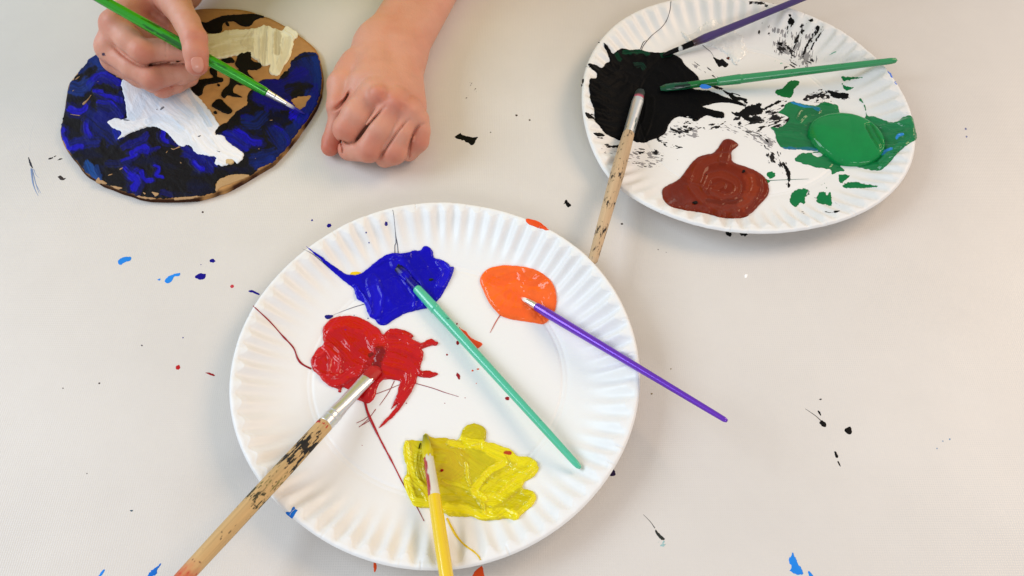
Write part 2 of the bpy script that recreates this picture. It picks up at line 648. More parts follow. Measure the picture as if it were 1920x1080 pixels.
blue_poly = conv(560, 440, 5.4, [(75,115),(120,150),(220,215),(330,300),(420,360),(490,400),(560,412),(640,395),(700,345),(780,275),(870,215),(960,190),(1060,195),(1130,180),(1170,160),(1230,160),(1260,125),(1300,118),(1345,150),(1365,200),(1375,235),(1450,260),(1510,290),(1545,325),(1572,330),(1560,400),(1530,470),(1480,560),(1430,640),(1375,700),(1300,745),(1180,770),(1080,800),(980,850),(920,895),(860,922),(800,900),(770,860),(720,830),(690,770),(670,700),(640,680),(590,650),(570,600),(560,550),(500,500),(420,440),(330,360),(240,270),(160,200),(110,150)])
A = lambda *p: conv(560, 440, 5.4, p)
o = lay('paint_puddle', [blue_poly], FS, 0.0016, BLUE, M['blue_wet'], edge=7, rough=0.5, step=0.9, relief=0.0009, rfreq=0.024, seed=4, strokes=[
    (A((760, 500), (800, 640), (780, 780)), 14, BLUE2, .5, .0010, .1),
    (A((780, 290), (900, 230), (1100, 220)), 9, None, 0, .0008, .2),
    (A((1000, 300), (1120, 450), (1210, 600), (1230, 720)), 13, BLUE2, .3, .0012, .08),
    (A((1120, 230), (1240, 380), (1330, 560)), 16, srgb(14, 6, 150), .5, .0009, .1),
    (A((580, 560), (640, 660), (720, 800)), 7, BLUE2, .4, .0010, .2),
    (A((1440, 300), (1500, 380), (1440, 520)), 10, BLUE2, .6, .0011, .1),
    (A((850, 900), (930, 850), (1080, 770), (1230, 710)), 9, BLUE2, .2, .0010, .2),
    (A((700, 450), (900, 500), (1000, 640)), 20, srgb(18, 8, 158), .4, .0007, .1)])
tag(o, 'glossy ultramarine blue paint puddle with a long tail reaching the plate rim', 'paint puddle', PUD)
for q in [(1018, 338, 20, 17), (1345, 475, 26, 14)]:
    lay('dried_fleck', [conv(560, 440, 5.4, blot(*q))], FS, .0022, srgb(40, 52, 32), M['satin'], o, edge=2, rough=.3, step=.6, lift=.001)
thread('dribble', conv(560, 440, 5.4, [(670, 703), (560, 735), (450, 775), (350, 815)]), FS, 0.7, srgb(40, 40, 90), M['satin'], o)
lay('drip', [conv(560, 440, 5.4, [(262, 832), (275, 815), (320, 812), (352, 818), (330, 845), (290, 856)])], FS, .0004, srgb(18, 12, 120), M['wet'], o, edge=2, step=.6, rough=.2)
thread('dribble', conv(560, 440, 5.4, [(975, 190), (975, 110), (985, 60), (962, -200), (950, -250)]), FS, 0.8, srgb(30, 30, 70), M['satin'], o)
thread('dribble', conv(560, 440, 5.4, [(1008, 190), (1000, 100), (985, 20), (970, -120)]), FS, 0.8, srgb(30, 30, 70), M['satin'], o)
thread('dribble', conv(560, 440, 5.4, [(310, 340), (220, 260), (130, 190), (40, 145)]), FS, 0.8, srgb(20, 20, 70), M['satin'], o)
for q in [(724, 419.5, 3, 4.6), (686.5, 436, 1.4, 1.6), (692, 455, 1.4, 1.6), (664, 591, 1, 1), (676, 597, 1, 1), (690, 597, 1.4, 1.2)]:
    lay('paint_spot', [blot(*q)], FS, .0002, srgb(16, 10, 130), M['wet'], fp, edge=1.5, step=.5, rough=.1)
lay('paint_spot', [conv(560, 440, 5.4, [(520, 400), (530, 382), (570, 375), (620, 380), (640, 395), (600, 415), (540, 415)])], FS, .0005, srgb(240, 200, 20), M['wet'], fp, edge=2, step=.6, rough=.2)['label'] = 'small yellow dab beside the blue puddle'

red_poly = conv(560, 570, 4.153, [(190,270),(185,210),(215,150),(280,110),(370,93),(450,100),(520,130),(580,165),(630,200),(655,238),(680,215),(720,195),(790,195),(850,215),(895,250),(880,268),(920,290),(960,300),(1000,285),(1035,272),(1060,290),(1088,300),(1075,322),(1030,325),(990,340),(960,352),(970,380),(968,430),(950,480),(950,515),(1000,518),(1050,530),(1085,545),(1050,568),(1000,575),(950,568),(925,570),(915,610),(880,680),(830,760),(770,840),(700,910),(620,972),(670,905),(720,850),(768,782),(715,825),(740,770),(765,700),(780,640),(785,600),(720,590),(660,590),(630,620),(610,670),(590,730),(550,770),(500,765),(460,745),(425,738),(420,690),(380,660),(340,650),(330,690),(308,685),(305,660),(240,640),(190,600),(160,560),(110,510),(95,450),(110,410),(150,350),(190,320)])
A = lambda *p: conv(560, 570, 4.153, p)
DR = srgb(150, 12, 16)
o = lay('paint_puddle', [red_poly], FS, 0.0013, RED, M['wet'], edge=5, rough=0.6, step=0.9, relief=0.0010, rfreq=0.035, seed=8, strokes=[
    (A((250, 160), (400, 130), (560, 210), (620, 310)), 18, srgb(212, 30, 30), .4, .0009, .5),
    (A((140, 380), (230, 350), (300, 430), (280, 540)), 13, srgb(205, 28, 28), .4, .0016, .3),
    (A((180, 590), (300, 610), (400, 560), (520, 520)), 11, srgb(212, 34, 34), .3, .0014, .4),
    (A((280, 300), (380, 400), (480, 470)), 24, srgb(180, 14, 18), .4, .0009, .6),
    (A((700, 220), (820, 260), (900, 300), (1050, 300)), 9, srgb(206, 30, 30), .3, .0008, .8),
    (A((640, 320), (800, 310), (940, 380)), 15, srgb(210, 40, 40), .3, .0008, .9),
    (A((660, 430), (800, 470), (900, 540), (850, 700), (700, 880)), 15, srgb(200, 30, 32), .3, .0008, .9),
    (A((640, 380), (560, 520), (480, 700)), 15, DR, .6, .0006, .6),
    (A((640, 390), (600, 490)), 11, srgb(90, 14, 14), .6, 0, 0),
    (A((568, 392), (550, 410)), 4, srgb(70, 16, 14), .7, 0, 0)])
tag(o, 'bright red paint puddle with brushed lobes and a curved drip left of the centre', 'paint puddle', PUD)
lay('dried_fleck', [conv(560, 570, 4.153, blot(368, 210, 13, 10))], FS, .002, srgb(70, 20, 130), M['satin'], o, edge=1.5, step=.5, rough=.2)
thread('dribble', [(684, 752), (690, 775), (704, 806), (717, 832), (735, 866), (753, 902)], FS, 3.0, srgb(170, 14, 22), M['wet'], o, taper=.35)
thread('dribble', [(753, 902), (766, 926), (781, 950), (795, 977)], FS, 1.1, srgb(140, 20, 30), M['wet'], o, taper=.7)
thread('dribble', [(584, 692), (567, 683), (558, 672), (550, 652), (530, 630), (505, 602), (475, 574)], FS, 2.2, srgb(150, 14, 26), M['wet'], o, taper=.5)
for pts in [((915, 620), (1040, 655), (1140, 690), (1245, 722)), ((600, 703), (700, 665), (785, 628)), ((745, 600), (700, 690), (630, 790)),
            ((545, 875), (500, 905), (450, 928)), ((600, 820), (540, 900), (470, 960)), ((560, 905), (500, 940), (470, 957))]:
    thread('dribble', A(*pts), FS, 0.8, srgb(150, 20, 34), M['satin'], o, taper=.5)
for q in [(859, 705, 3.2, 6.5, -25), (838, 665, 2, 2), (951, 747, 4, 3.6), (762, 756, 1.5, 1.2), (872, 746, 1, 1), (857, 607, 1.6, 2), (858, 643, 3, 3.6), (679, 835, .9, .9), (834, 756, .9, .9)]:
    lay('paint_spot', [blot(*q)], FS, .0003, srgb(150, 20, 30), M['wet'], fp, edge=1.5, step=.5, rough=.1)
for q in [(886, 695, 2.2, 1.4), (896, 692, 2.4, 1.6), (893, 719, 1, 1)]:
    lay('paint_spot', [blot(*q)], FS, .0003, srgb(240, 90, 40), M['wet'], fp, edge=1.5, step=.5, rough=.1)
o2 = lay('paint_smear', [conv(860, 460, 5.4, [(0, 810), (20, 845), (70, 870), (110, 920), (170, 960), (230, 985), (238, 1010), (190, 1047), (150, 1030), (100, 990), (60, 940), (20, 880)])], FS, .0006, srgb(235, 80, 25), M['wet'], fp, edge=3, rough=.4, step=.7)
o2['label'] = 'small orange smear beside the teal brush'
o2 = lay('paint_smear', [[(986, 411), (997, 411), (1010, 416), (1022, 424), (1030, 432), (1015, 429), (1000, 424), (989, 419)]], FS, .0003, srgb(235, 85, 35), M['satin'], fp, edge=2, rough=.6, step=.6)
o2['label'] = 'orange smear across the top of the rim'
o2 = lay('paint_smear', [conv(320, 690, 2.768, [(598, 748), (622, 745), (632, 722), (642, 718), (648, 732), (660, 738), (650, 752), (640, 768), (630, 782), (615, 770), (602, 760)])], FS, .0003, srgb(28, 110, 205), M['satin'], fp, edge=2, rough=.4, step=.6)
o2['label'] = 'small blue mark on the rim at lower left'

or_poly = conv(860, 460, 5.4, [(215,360),(240,290),(300,240),(390,212),(500,205),(620,215),(720,232),(810,265),(880,310),(940,370),(975,440),(992,530),(985,620),(965,680),(930,730),(890,780),(840,800),(760,785),(660,770),(560,755),(480,735),(420,710),(370,660),(320,600),(280,530),(245,450)])
A = lambda *p: conv(860, 460, 5.4, p)
ORD = srgb(232, 84, 26)
o = lay('paint_puddle', [or_poly], FS, 0.0022, ORANGE, M['wet'], edge=9, rough=0.25, step=0.9, relief=0.0006, rfreq=0.07, seed=12, strokes=[
    (A((320, 350), (420, 400), (560, 330)), 10, ORD, .35, -.0004, .1),
    (A((620, 330), (720, 390), (860, 330)), 11, ORD, .4, -.0004, .1),
    (A((380, 620), (480, 680), (640, 700), (800, 740)), 10, ORD, .3, .0004, .1),
    (A((500, 520), (640, 560), (700, 640)), 12, ORD, .3, .0003, .15),
    (A((300, 480), (400, 580)), 14, srgb(250, 112, 44), .4, .0005, .2)])
tag(o, 'rounded orange paint puddle at the upper right of the front plate', 'paint puddle', PUD)
thread('dribble', A((425, 700), (380, 770), (345, 835), (318, 885)), FS, 1.2, srgb(190, 70, 50), M['wet'], o, taper=.4)

yel_poly = conv(730, 780, 4.91, [(140,240),(180,220),(250,225),(310,225),(320,172),(345,165),(400,200),(500,200),(620,218),(650,190),(665,145),(690,105),(740,78),(800,72),(860,95),(893,140),(890,200),(885,240),(960,250),(1040,280),(1120,310),(1180,370),(1260,372),(1320,395),(1365,440),(1375,490),(1340,550),(1280,590),(1245,610),(1225,655),(1250,675),(1310,690),(1350,725),(1350,770),(1310,830),(1240,890),(1180,950),(1140,960),(1080,945),(1000,955),(900,965),(820,955),(770,930),(680,930),(560,925),(500,890),(390,850),(300,845),(230,830),(190,770),(160,700),(135,640),(130,580),(160,520),(155,450),(135,400),(125,310)])
A = lambda *p: conv(730, 780, 4.91, p)
YB, YD, YO = srgb(238, 222, 22), srgb(184, 168, 18), srgb(192, 150, 30)
o = lay('paint_puddle', [yel_poly], FS, 0.0014, srgb(206, 190, 20), M['wet'], edge=5, rough=0.6, step=0.9, relief=0.0008, rfreq=0.06, seed=15, flow=25, strokes=[
    (A((470, 260), (600, 330), (620, 480), (500, 560)), 26, YO, .45, 0, .6),
    (A((760, 420), (900, 520), (800, 620)), 24, YD, .4, .0004, .8),
    (A((150, 260), (170, 400), (220, 560), (330, 690), (370, 760)), 8, YB, .7, .0007, .6),
    (A((150, 600), (180, 720), (230, 800), (380, 810)), 12, YB, .8, .0010, .5),
    (A((300, 380), (290, 500), (350, 640)), 10, YD, .6, .0010, .8),
    (A((900, 290), (1060, 340), (1180, 400), (1330, 420)), 12, YB, .7, .0007, .6),
    (A((560, 260), (800, 300), (960, 360), (1060, 440), (960, 500), (860, 580), (790, 700), (860, 780)), 8, YB, .75, .0010, .5),
    (A((880, 780), (1000, 770), (1150, 640), (1280, 560), (1350, 480)), 14, YB, .75, .0010, .8),
    (A((900, 720), (1000, 620), (1180, 500), (1300, 450)), 14, YB, .5, .0006, 1.0),
    (A((500, 600), (620, 640), (780, 690)), 3, YB, .45, .0006, .2),
    (A((710, 440), (712, 560), (735, 650)), 3, YB, .45, .0006, .2),
    (A((540, 850), (700, 860), (860, 910), (1060, 900), (1150, 940)), 11, YB, .85, .0007, .5),
    (A((520, 780), (700, 790), (860, 850)), 11, YD, .5, .0004, .8),
    (A((860, 800), (880, 900)), 3, YB, .35, .0010, .1),
    (A((1250, 690), (1340, 750), (1250, 870), (1170, 940)), 8, YB, .6, .0007, .5),
    (A((1000, 880), (1160, 760), (1260, 720)), 17, YD, .5, .0003, .9),
    (A((700, 130), (800, 110), (850, 170), (780, 220)), 15, YD, .5, .0004, .9),
    (A((630, 200), (740, 250), (860, 250)), 6, YB, .8, .0006, .3),
    (A((1060, 350), (1115, 362)), 4, srgb(180, 40, 20), .95, 0, .0)])
tag(o, 'streaky yellow paint puddle with brushed ridges near the bottom of the front plate', 'paint puddle', PUD)
thread('dribble', [(838, 972), (846, 988), (855, 1004), (870, 1021), (890, 1036), (897, 1043), (901, 1050)], FS, 2.4, srgb(225, 190, 20), M['wet'], o, taper=.5)
for q, c in [((829, 884, 3.5, 2.8, -30), srgb(150, 20, 10)), ((787, 838, 1.2, 7, 15), srgb(40, 40, 20)), ((800, 826, 6, 1.4, 0), srgb(30, 36, 16))]:
    lay('dried_fleck', [blot(*q)], FS, .0018, c, M['satin'], o, edge=1.5, step=.5, rough=.2, lift=.0006)

# ---- back plate
bp_ = back.build('paper_plate', 'white fluted paper plate at upper right, smeared with black, green and brown paint')
BS = back.surf
A = lambda *p: conv(1080, 60, 4.909, p)
blk = A((255,100),(300,140),(340,205),(380,170),(430,150),(500,165),(580,162),(640,180),(700,185),(760,190),(820,188),(880,200),(960,240),(1000,300),(1070,360),(1120,410),(1145,450),(1178,470)) \
    + conv(1280, 140, 4.909, [(60, 110), (150, 140), (250, 150), (330, 180), (420, 215), (520, 250), (570, 285), (480, 270), (380, 255), (280, 270), (200, 285), (190, 300), (280, 325), (372, 348), (376, 395), (300, 398), (230, 378), (165, 400), (130, 432), (90, 420), (70, 390), (0, 388)]) \
    + A((1120,815),(1070,800),(1050,785),(960,780),(900,800),(850,860),(830,920),(770,970),(700,990),(640,1020),(560,1012),(470,990),(400,1000),(340,970),(260,930),(230,870),(180,830),(170,760),(160,690),(130,620),(125,560),(120,470),(130,430),(180,430),(190,380),(150,340),(110,305),(130,290),(190,310),(240,335),(270,290),(310,265),(290,200),(265,150))
GT = srgb(18, 66, 46)
o = lay('paint_puddle', [blk], BS, 0.0010, BLACK, M['black'], edge=5, rough=0.7, step=0.95, relief=0.0005, rfreq=0.05, seed=21, strokes=[
    (A((440, 200), (520, 195), (620, 190), (660, 215)), 5, GT, .9, .0004, .9), (A((380, 230), (400, 260)), 5, GT, .6, .0, .5),
    (A((540, 310), (590, 300), (620, 340)), 5, srgb(26, 60, 48), .8, .0003, .9), (A((800, 225), (870, 215)), 5, GT, .8, 0, .6),
    (A((140, 300), (260, 370), (420, 450)), 10, None, 0, .0006, .5), (A((270, 120), (330, 240), (380, 330)), 8, None, 0, .0006, .5),
    (A((140, 480), (230, 600), (300, 760)), 13, None, 0, .0005, .5), (A((200, 700), (320, 820), (480, 900)), 14, None, 0, .0005, .5),
    (A((260, 500), (420, 420), (560, 460)), 13, None, 0, .0005, .5), (A((680, 640), (660, 800), (590, 980)), 10, None, 0, .0005, .4),
    (A((700, 300), (860, 360), (960, 480)), 16, None, 0, .0004, .5)])
tag(o, 'large black paint puddle with spiked edges on the left of the back plate', 'paint puddle', PUD)
thread('dribble', [(1203, 94), (1207, 85), (1221, 68), (1240, 52), (1250, 38), (1256, 20), (1258, 3)], BS, 0.9, srgb(50, 44, 44), M['satin'], o, taper=.8)
thread('dribble', [(1201, 92), (1206, 80), (1212, 76)], BS, 1.2, BLACK, M['satin'], o)

B2 = lambda *p: conv(1280, 140, 4.909, p)
B3 = lambda *p: conv(1420, 120, 3.856, p)
B4 = lambda *p: conv(1220, 0, 6.75, p)
B5 = lambda *p: conv(1400, 0, 4.153, p)
B6 = lambda *p: conv(1080, 240, 2.909, p)


def smear(polys, color, label=None, dry=None, th=.00035, rough=1.0, mat='satin', seed=2, step=.7, stuff=False, name='paint_smear', surf=BS, parent=bp_, **k):
    if len(polys) > 1 and not stuff:
        for q, pl in enumerate(polys):
            smear([pl], color, label, dry, th, rough, mat, seed + q, step, False, name, surf, parent, **k)
        return
    if dry is not None:
        step = min(step, .55)
        dry = (dry[0], dry[1] * .6, dry[2] * .6, dry[3] - .09)
    o = lay(name, polys, surf, th, color, M[mat], parent, edge=2.5, rough=rough, step=step, seed=seed, nfreq=.3, dry=dry, **k)
    if o is None: return
    if label: o['label'] = label
    if stuff: o['kind'] = 'stuff'
    return o


smear([B2((150, 90), (250, 85), (340, 110), (430, 140), (520, 180), (590, 225), (600, 265), (570, 290), (500, 250), (440, 215), (410, 180), (330, 140), (250, 120)),], BLACK, 'black strokes right of the black puddle', dry=(20, 26, 5, -.28))
smear([B2((450, 350), (520, 340), (600, 290), (700, 265), (730, 270), (720, 310), (780, 290), (860, 250), (930, 235), (860, 275), (760, 320), (720, 360), (650, 370), (620, 390), (715, 412), (720, 432), (600, 432), (560, 400), (500, 380))], BLACK, 'thick black strokes between the black and green paint', rough=1.4)
smear([B2((470, 400), (600, 380), (700, 330), (860, 280), (960, 240), (930, 330), (990, 400), (940, 480), (760, 490), (630, 550), (590, 480), (520, 470))], srgb(30, 29, 30), dry=(-18, 16, 4, -.02), seed=5, stuff=True, name='dry_brush_marks')
smear([B2((-10, 440), (60, 430), (120, 480), (370, 430), (380, 460), (250, 520), (150, 540), (80, 530), (0, 510))], srgb(35, 34, 35), dry=(-20, 14, 4, .02), seed=6, stuff=True, name='dry_brush_marks')
smear([B2((700, 540), (780, 560), (830, 680), (950, 760), (1000, 980), (960, 1040), (900, 860), (840, 810), (790, 820), (740, 700))], srgb(40, 38, 38), dry=(65, 12, 4, .12), seed=7, stuff=True, name='dry_brush_marks')
smear([B2((925, 800), (950, 830), (990, 900), (990, 975), (970, 980), (950, 900), (925, 830))], BLACK, 'short black stroke right of the brown puddle', rough=.8)
smear([B2((965, 1000), (990, 1010), (985, 1035), (968, 1040)), B2((755, 590), (780, 595), (792, 625), (775, 620))], BLACK, rough=.3)
smear([B2((495, 0), (530, 5), (553, 18), (540, 32), (510, 22))], BLACK, rough=.3)
smear([B2((340, 430), (600, 470), (800, 540), (760, 600), (540, 560), (350, 560))], srgb(60, 58, 58), dry=(15, 14, 3, .30), seed=8, stuff=True, name='dry_brush_marks')
smear([B4((790, 725), (830, 735), (870, 755), (910, 748), (950, 785), (988, 812), (945, 852), (905, 832), (870, 848), (830, 800))], BLACK, 'black dab above the green brush', rough=.5)
smear([B4((1085, 955), (1110, 935), (1165, 972), (1155, 990), (1110, 975))], BLACK, rough=.3)
smear([B4((955, 735), (990, 718), (1022, 738), (990, 758))], srgb(90, 40, 30), 'tiny reddish brown spot', rough=.2)
smear([B4((500, 800), (600, 810), (760, 880), (870, 1000), (840, 1040), (700, 940), (560, 870))], srgb(40, 38, 38), dry=(35, 20, 3, .10), seed=9, stuff=True, name='dry_brush_marks')
thread('dribble', B4((640, 560), (700, 610), (760, 660), (800, 720)), BS, .8, srgb(60, 56, 54), M['satin'], bp_)
smear([B5((220, 320), (300, 330), (380, 400), (470, 400), (530, 500), (480, 530), (360, 480), (250, 400)), B5((150, 410), (300, 450), (420, 500), (500, 520), (400, 540), (250, 450)), B5((180, 550), (260, 520), (330, 520), (200, 570))], srgb(44, 42, 42), dry=(30, 12, 4, .04), seed=10, stuff=True, name='dry_brush_marks')
for k, (pp, ww) in enumerate([(((350, 140), (345, 185), (310, 230), (290, 340)), 15), (((420, 195), (450, 215), (430, 260), (380, 330), (355, 410)), 15), (((555, 205), (545, 240), (500, 310), (430, 430)), 15), (((600, 205), (520, 350), (440, 450)), 10), (((98, 165), (95, 285)), 8), (((225, 125), (218, 205)), 8), (((500, 150), (505, 165)), 14), (((128, 215), (205, 300)), 7)]):
    c = spline(B5(*pp), False, 6)
    w = ww / 4.153
    dd = np.gradient(c, axis=0)
    nn = np.stack([-dd[:, 1], dd[:, 0]], 1)
    nn /= np.linalg.norm(nn, axis=1)[:, None] + 1e-9
    pol = np.vstack([c + nn * w, (c - nn * w)[::-1]])
    smear([pol], srgb(36, 34, 34), dry=(105, 12, 5, -.05), seed=30 + k, closed_spline=False, stuff=True, name='dry_brush_marks', step=.6)
smear([B5((335, 135), (365, 150), (375, 175), (350, 195), (320, 180)), B5((540, 205), (570, 205), (565, 235), (540, 240)), B5((480, 155), (515, 145), (505, 172)), B5((325, 112), (345, 112), (340, 132)), B5((240, 330), (280, 335), (275, 360), (250, 350))], BLACK, 'row of short black dabs on the rim', rough=.8)
smear([B5((0, 12), (60, 10), (140, 20), (160, 45), (120, 40), (60, 28), (10, 30)), B5((130, 15), (165, 35), (150, 60)), B5((200, 25), (270, 45), (240, 50))], srgb(36, 34, 34), 'black smudges along the far rim', dry=(5, 18, 4, -.15), rough=.8)
smear([B4((1190, 35), (1240, 20), (1290, 15), (1270, 60), (1230, 55)), B4((1320, 20), (1440, 30), (1470, 90), (1430, 60))], srgb(36, 34, 34), dry=(0, 14, 5, -.1), rough=.6)
smear([A((85, 740), (150, 770), (185, 820), (150, 800), (110, 790)), A((140, 760), (175, 760), (185, 775)), A((160, 930), (230, 930), (270, 955), (210, 960)), A((205, 840), (235, 830), (250, 900), (225, 880)), A((265, 1035), (330, 1045), (420, 1040), (400, 1062), (310, 1062))], BLACK, 'black flecks on the rim beside the black puddle', rough=.9)
smear([A((870, 870), (930, 880), (980, 840), (1080, 850), (1080, 920), (1000, 900), (960, 960), (880, 910)), A((740, 970), (800, 1010), (900, 1030), (960, 1070), (840, 1060)), A((1130, 880), (1180, 870), (1180, 920))], srgb(30, 30, 30), dry=(20, 12, 5, -.05), seed=13, stuff=True, name='dry_brush_marks')
smear([B6((90, 20), (160, 50), (130, 60)), B6((150, 85), (200, 95), (240, 112), (180, 112)), B6((300, 125), (400, 135), (330, 150)), B6((440, 50), (520, 90), (610, 105), (480, 110)), B6((300, 180), (430, 195), (400, 215), (320, 205)), B6((500, -10), (650, 10), (560, 50), (520, 20)), B6((320, 100), (480, 130), (560, 180), (430, 150))], srgb(34, 33, 33), dry=(10, 12, 3, -.05), seed=14, stuff=True, name='dry_brush_marks')
smear([A((55, 440), (72, 430), (72, 460), (60, 480)), A((200, 95), (215, 92), (218, 102)), A((50, 480), (60, 488), (52, 500)), A((90, 315), (130, 325), (100, 322))], BLACK, rough=.4)
smear([B6((1320, 440), (1380, 460), (1440, 452), (1400, 470)), B6((1230, 455), (1250, 460), (1240, 468))], srgb(40, 40, 40), dry=(0, 10, 4, -.1), rough=.5)
smear([B6((1405, 452), (1440, 450), (1420, 462))], BLACK, rough=.2)
# white paint on the far wall of the plate
lay('paint_smear', [B4((390, 395), (480, 450), (640, 330), (780, 250), (900, 330), (1100, 420), (1180, 520), (1210, 680), (1080, 800), (960, 700), (700, 560), (560, 560), (440, 500))], BS, .0014, srgb(233, 233, 231), M['wet'], bp_, edge=16, rough=3.0, step=.8, seed=16, relief=.0010, rfreq=.06)['label'] = 'thick dab of white paint under the dark purple brush'
# green
GL = lambda *p: B3(*p)
gthin = GL((150,350),(190,320),(200,290),(250,270),(330,290),(420,300),(480,275),(540,285),(580,300),(600,350),(700,370),(760,390),(785,370),(770,300),(740,260),(752,253),(782,310),(795,370),(860,385),(940,415),(1000,420),(1050,385),(1110,375),(1130,420),(1145,480),(1150,545),(1090,580),(1010,650),(930,740),(880,770),(800,765),(700,740),(600,735),(632,770),(580,780),(540,797),(525,760),(430,752),(340,722),(270,695),(310,650),(400,640),(430,630),(300,620),(190,612),(140,560),(130,500),(100,460),(170,455),(230,400),(200,370))
GD, GX = srgb(16, 98, 54), srgb(34, 134, 84)
o = lay('paint_puddle', [gthin], BS, 0.0007, GREEN, M['wet'], edge=4, rough=0.8, step=0.9, relief=0.0004, rfreq=0.06, seed=25, flow=10, holes=[GL((395, 650), (430, 640), (470, 655), (440, 672))], strokes=[
    (GL((250, 275), (330, 305), (440, 338)), 3, srgb(30, 130, 200), .9, .0003, .5), (GL((185, 613), (300, 618), (430, 630)), 3.5, srgb(30, 110, 160), .8, .0002, .5),
    (GL((300, 400), (340, 360), (420, 340)), 8, GD, .7, .0008, .6), (GL((120, 470), (260, 470), (380, 460)), 9, GD, .6, .0006, .7),
    (GL((150, 560), (260, 580), (380, 590)), 14, GD, .5, .0003, .8), (GL((850, 400), (960, 450), (1100, 440)), 13, GX, .6, .0005, .8),
    (GL((900, 720), (1000, 620), (1100, 550)), 9, GX, .6, .0006, .8), (GL((930, 520), (1000, 520), (1140, 500)), 14, srgb(28, 120, 74), .5, .0003, .9),
    (GL((1005, 548), (1018, 525), (1046, 516)), 3, srgb(50, 140, 220), .95, .0004, 0), (GL((905, 655), (930, 635), (962, 618)), 3.4, srgb(50, 140, 220), .95, .0004, 0)])
tag(o, 'thin dark green paint smear spread over the right side of the back plate', 'paint smear', PUD)
back.coarse = True
glob = GL((360,500),(378,440),(430,400),(510,375),(600,370),(690,382),(770,412),(840,458),(892,518),(915,580),(908,640),(870,695),(800,733),(700,742),(600,735),(540,705),(490,668),(430,620),(382,560))
o = lay('paint_puddle', [glob], BS, 0.0020, GLOB, M['wet'], edge=10, rough=0.1, step=0.9, bulge=0.0050, seed=27, lift=.0009, strokes=[
    (GL((790, 500), (830, 580), (860, 620)), 9, srgb(8, 108, 50), .5, -.0016, .3), (GL((420, 560), (600, 600), (800, 660)), 22, srgb(12, 140, 66), .3, 0, .5)])
back.coarse = False
tag(o, 'thick domed glob of bright green paint on the thin green smear', 'paint puddle', PUD)
for k, (pp, lb) in enumerate([(((135,190),(190,170),(230,125),(290,120),(305,140),(270,180),(250,235),(215,243),(140,222)), 'green patch just under the green brush'),
           (((590,802),(665,805),(640,840),(600,860)), None), (((620,872),(700,850),(780,870),(872,882),(800,897),(640,897)), 'pointed green stroke below the green glob'),
           (((240,960),(260,920),(330,900),(352,905),(370,915),(350,960),(340,1010),(310,1005),(280,1035),(240,1005)), 'ragged green patch below the green glob, the left one'),
           (((445,930),(490,925),(500,950),(528,930),(537,1025),(500,1018),(430,1000)), None), (((72,790),(100,778),(130,790),(125,820),(95,828),(70,810)), 'small round green spot beside the brown puddle'),
           (((48,822),(90,850),(62,872),(50,850)), None), (((610,92),(660,95),(755,98),(700,108),(630,125),(612,110)), None), (((612,145),(640,160),(695,168),(670,185),(640,190)), None)]):
    smear([GL(*pp)], GREEN if k else srgb(20, 110, 52), lb, rough=1.0, seed=40 + k, mat='satin', step=.6)
smear([GL((420, 820), (470, 840), (520, 880), (510, 920), (460, 900), (430, 860))], GREEN, dry=(60, 8, 5, .0), seed=51, stuff=True, name='dry_brush_marks')
smear([GL((330, 900), (380, 900), (375, 960), (340, 960))], srgb(60, 90, 70), dry=(80, 8, 5, .0), seed=52, stuff=True, name='dry_brush_marks')
smear([B5((580, 470), (690, 400), (680, 430), (600, 480)), GL((700, 90), (770, 95), (750, 110)), B5((210, 470), (290, 490), (280, 500))], srgb(110, 180, 150), dry=(-30, 14, 4, .05), seed=53, stuff=True, name='dry_brush_marks')
thread('dribble', GL((88, 843), (200, 838), (370, 832)), BS, .8, srgb(60, 110, 90), M['satin'], bp_)
smear([GL((510, 193), (580, 205), (650, 210), (660, 243), (620, 252), (560, 245), (530, 225))], BLACK, 'black bar above the green glob', rough=1.2, dry=(8, 26, 5, -.6))
smear([GL((330, 250), (380, 210), (460, 180), (500, 200), (540, 290), (500, 250), (440, 270), (350, 270))], srgb(36, 34, 36), dry=(-20, 12, 5, -.05), seed=54, stuff=True, name='dry_brush_marks')
smear([GL((935, 40), (960, 60), (990, 110), (1018, 160), (1005, 155), (965, 90), (945, 62))], srgb(90, 130, 225), 'pale blue streak on the right rim', rough=.6, dry=(60, 14, 6, -.2))
# brown
bro = B6((470,340),(490,318),(560,280),(600,230),(650,170),(700,148),(740,140),(772,112),(800,70),(840,60),(885,92),(852,125),(850,160),(860,190),(930,215),(1000,245),(1035,280),(1052,320),(1045,370),(1000,420),(950,470),(900,492),(800,490),(700,465),(600,450),(520,430),(478,392))
BRL, BRD = srgb(132, 52, 27), srgb(84, 30, 18)
o = lay('paint_puddle', [bro], BS, 0.0017, BROWN, M['brown'], edge=7, rough=0.35, step=0.9, relief=0.0005, rfreq=0.05, seed=29, strokes=[
    (B6((700, 330), (720, 280), (800, 270), (870, 310), (860, 370), (790, 390), (740, 350), (790, 320)), 8, BRL, .35, .0009, .3),
    (B6((640, 300), (700, 200), (820, 180), (940, 230), (980, 320), (940, 400), (820, 440), (700, 400), (640, 330)), 12, BRL, .3, .0008, .3),
    (B6((580, 300), (540, 350), (560, 410)), 12, BRD, .3, .0005, .3), (B6((940, 290), (960, 350), (900, 430)), 13, srgb(150, 58, 26), .5, .0004, .3),
    (B6((820, 90), (810, 150), (800, 190)), 9, BRD, .25, .0006, .6),
    (B6((720, 400), (800, 420), (900, 400)), 5, BRD, .6, -.0006, .3)])
tag(o, 'swirled brown paint puddle at the lower edge of the back plate', 'paint puddle', PUD)
for q in [(648, 417, 16, 9), (708, 268, 8, 6), (912, 246, 11, 9)]:
    lay('dried_fleck', [conv(1080, 240, 2.909, blot(*q))], BS, .0026, srgb(26, 20, 18), M['satin'], o, edge=1.5, step=.5, rough=.2)

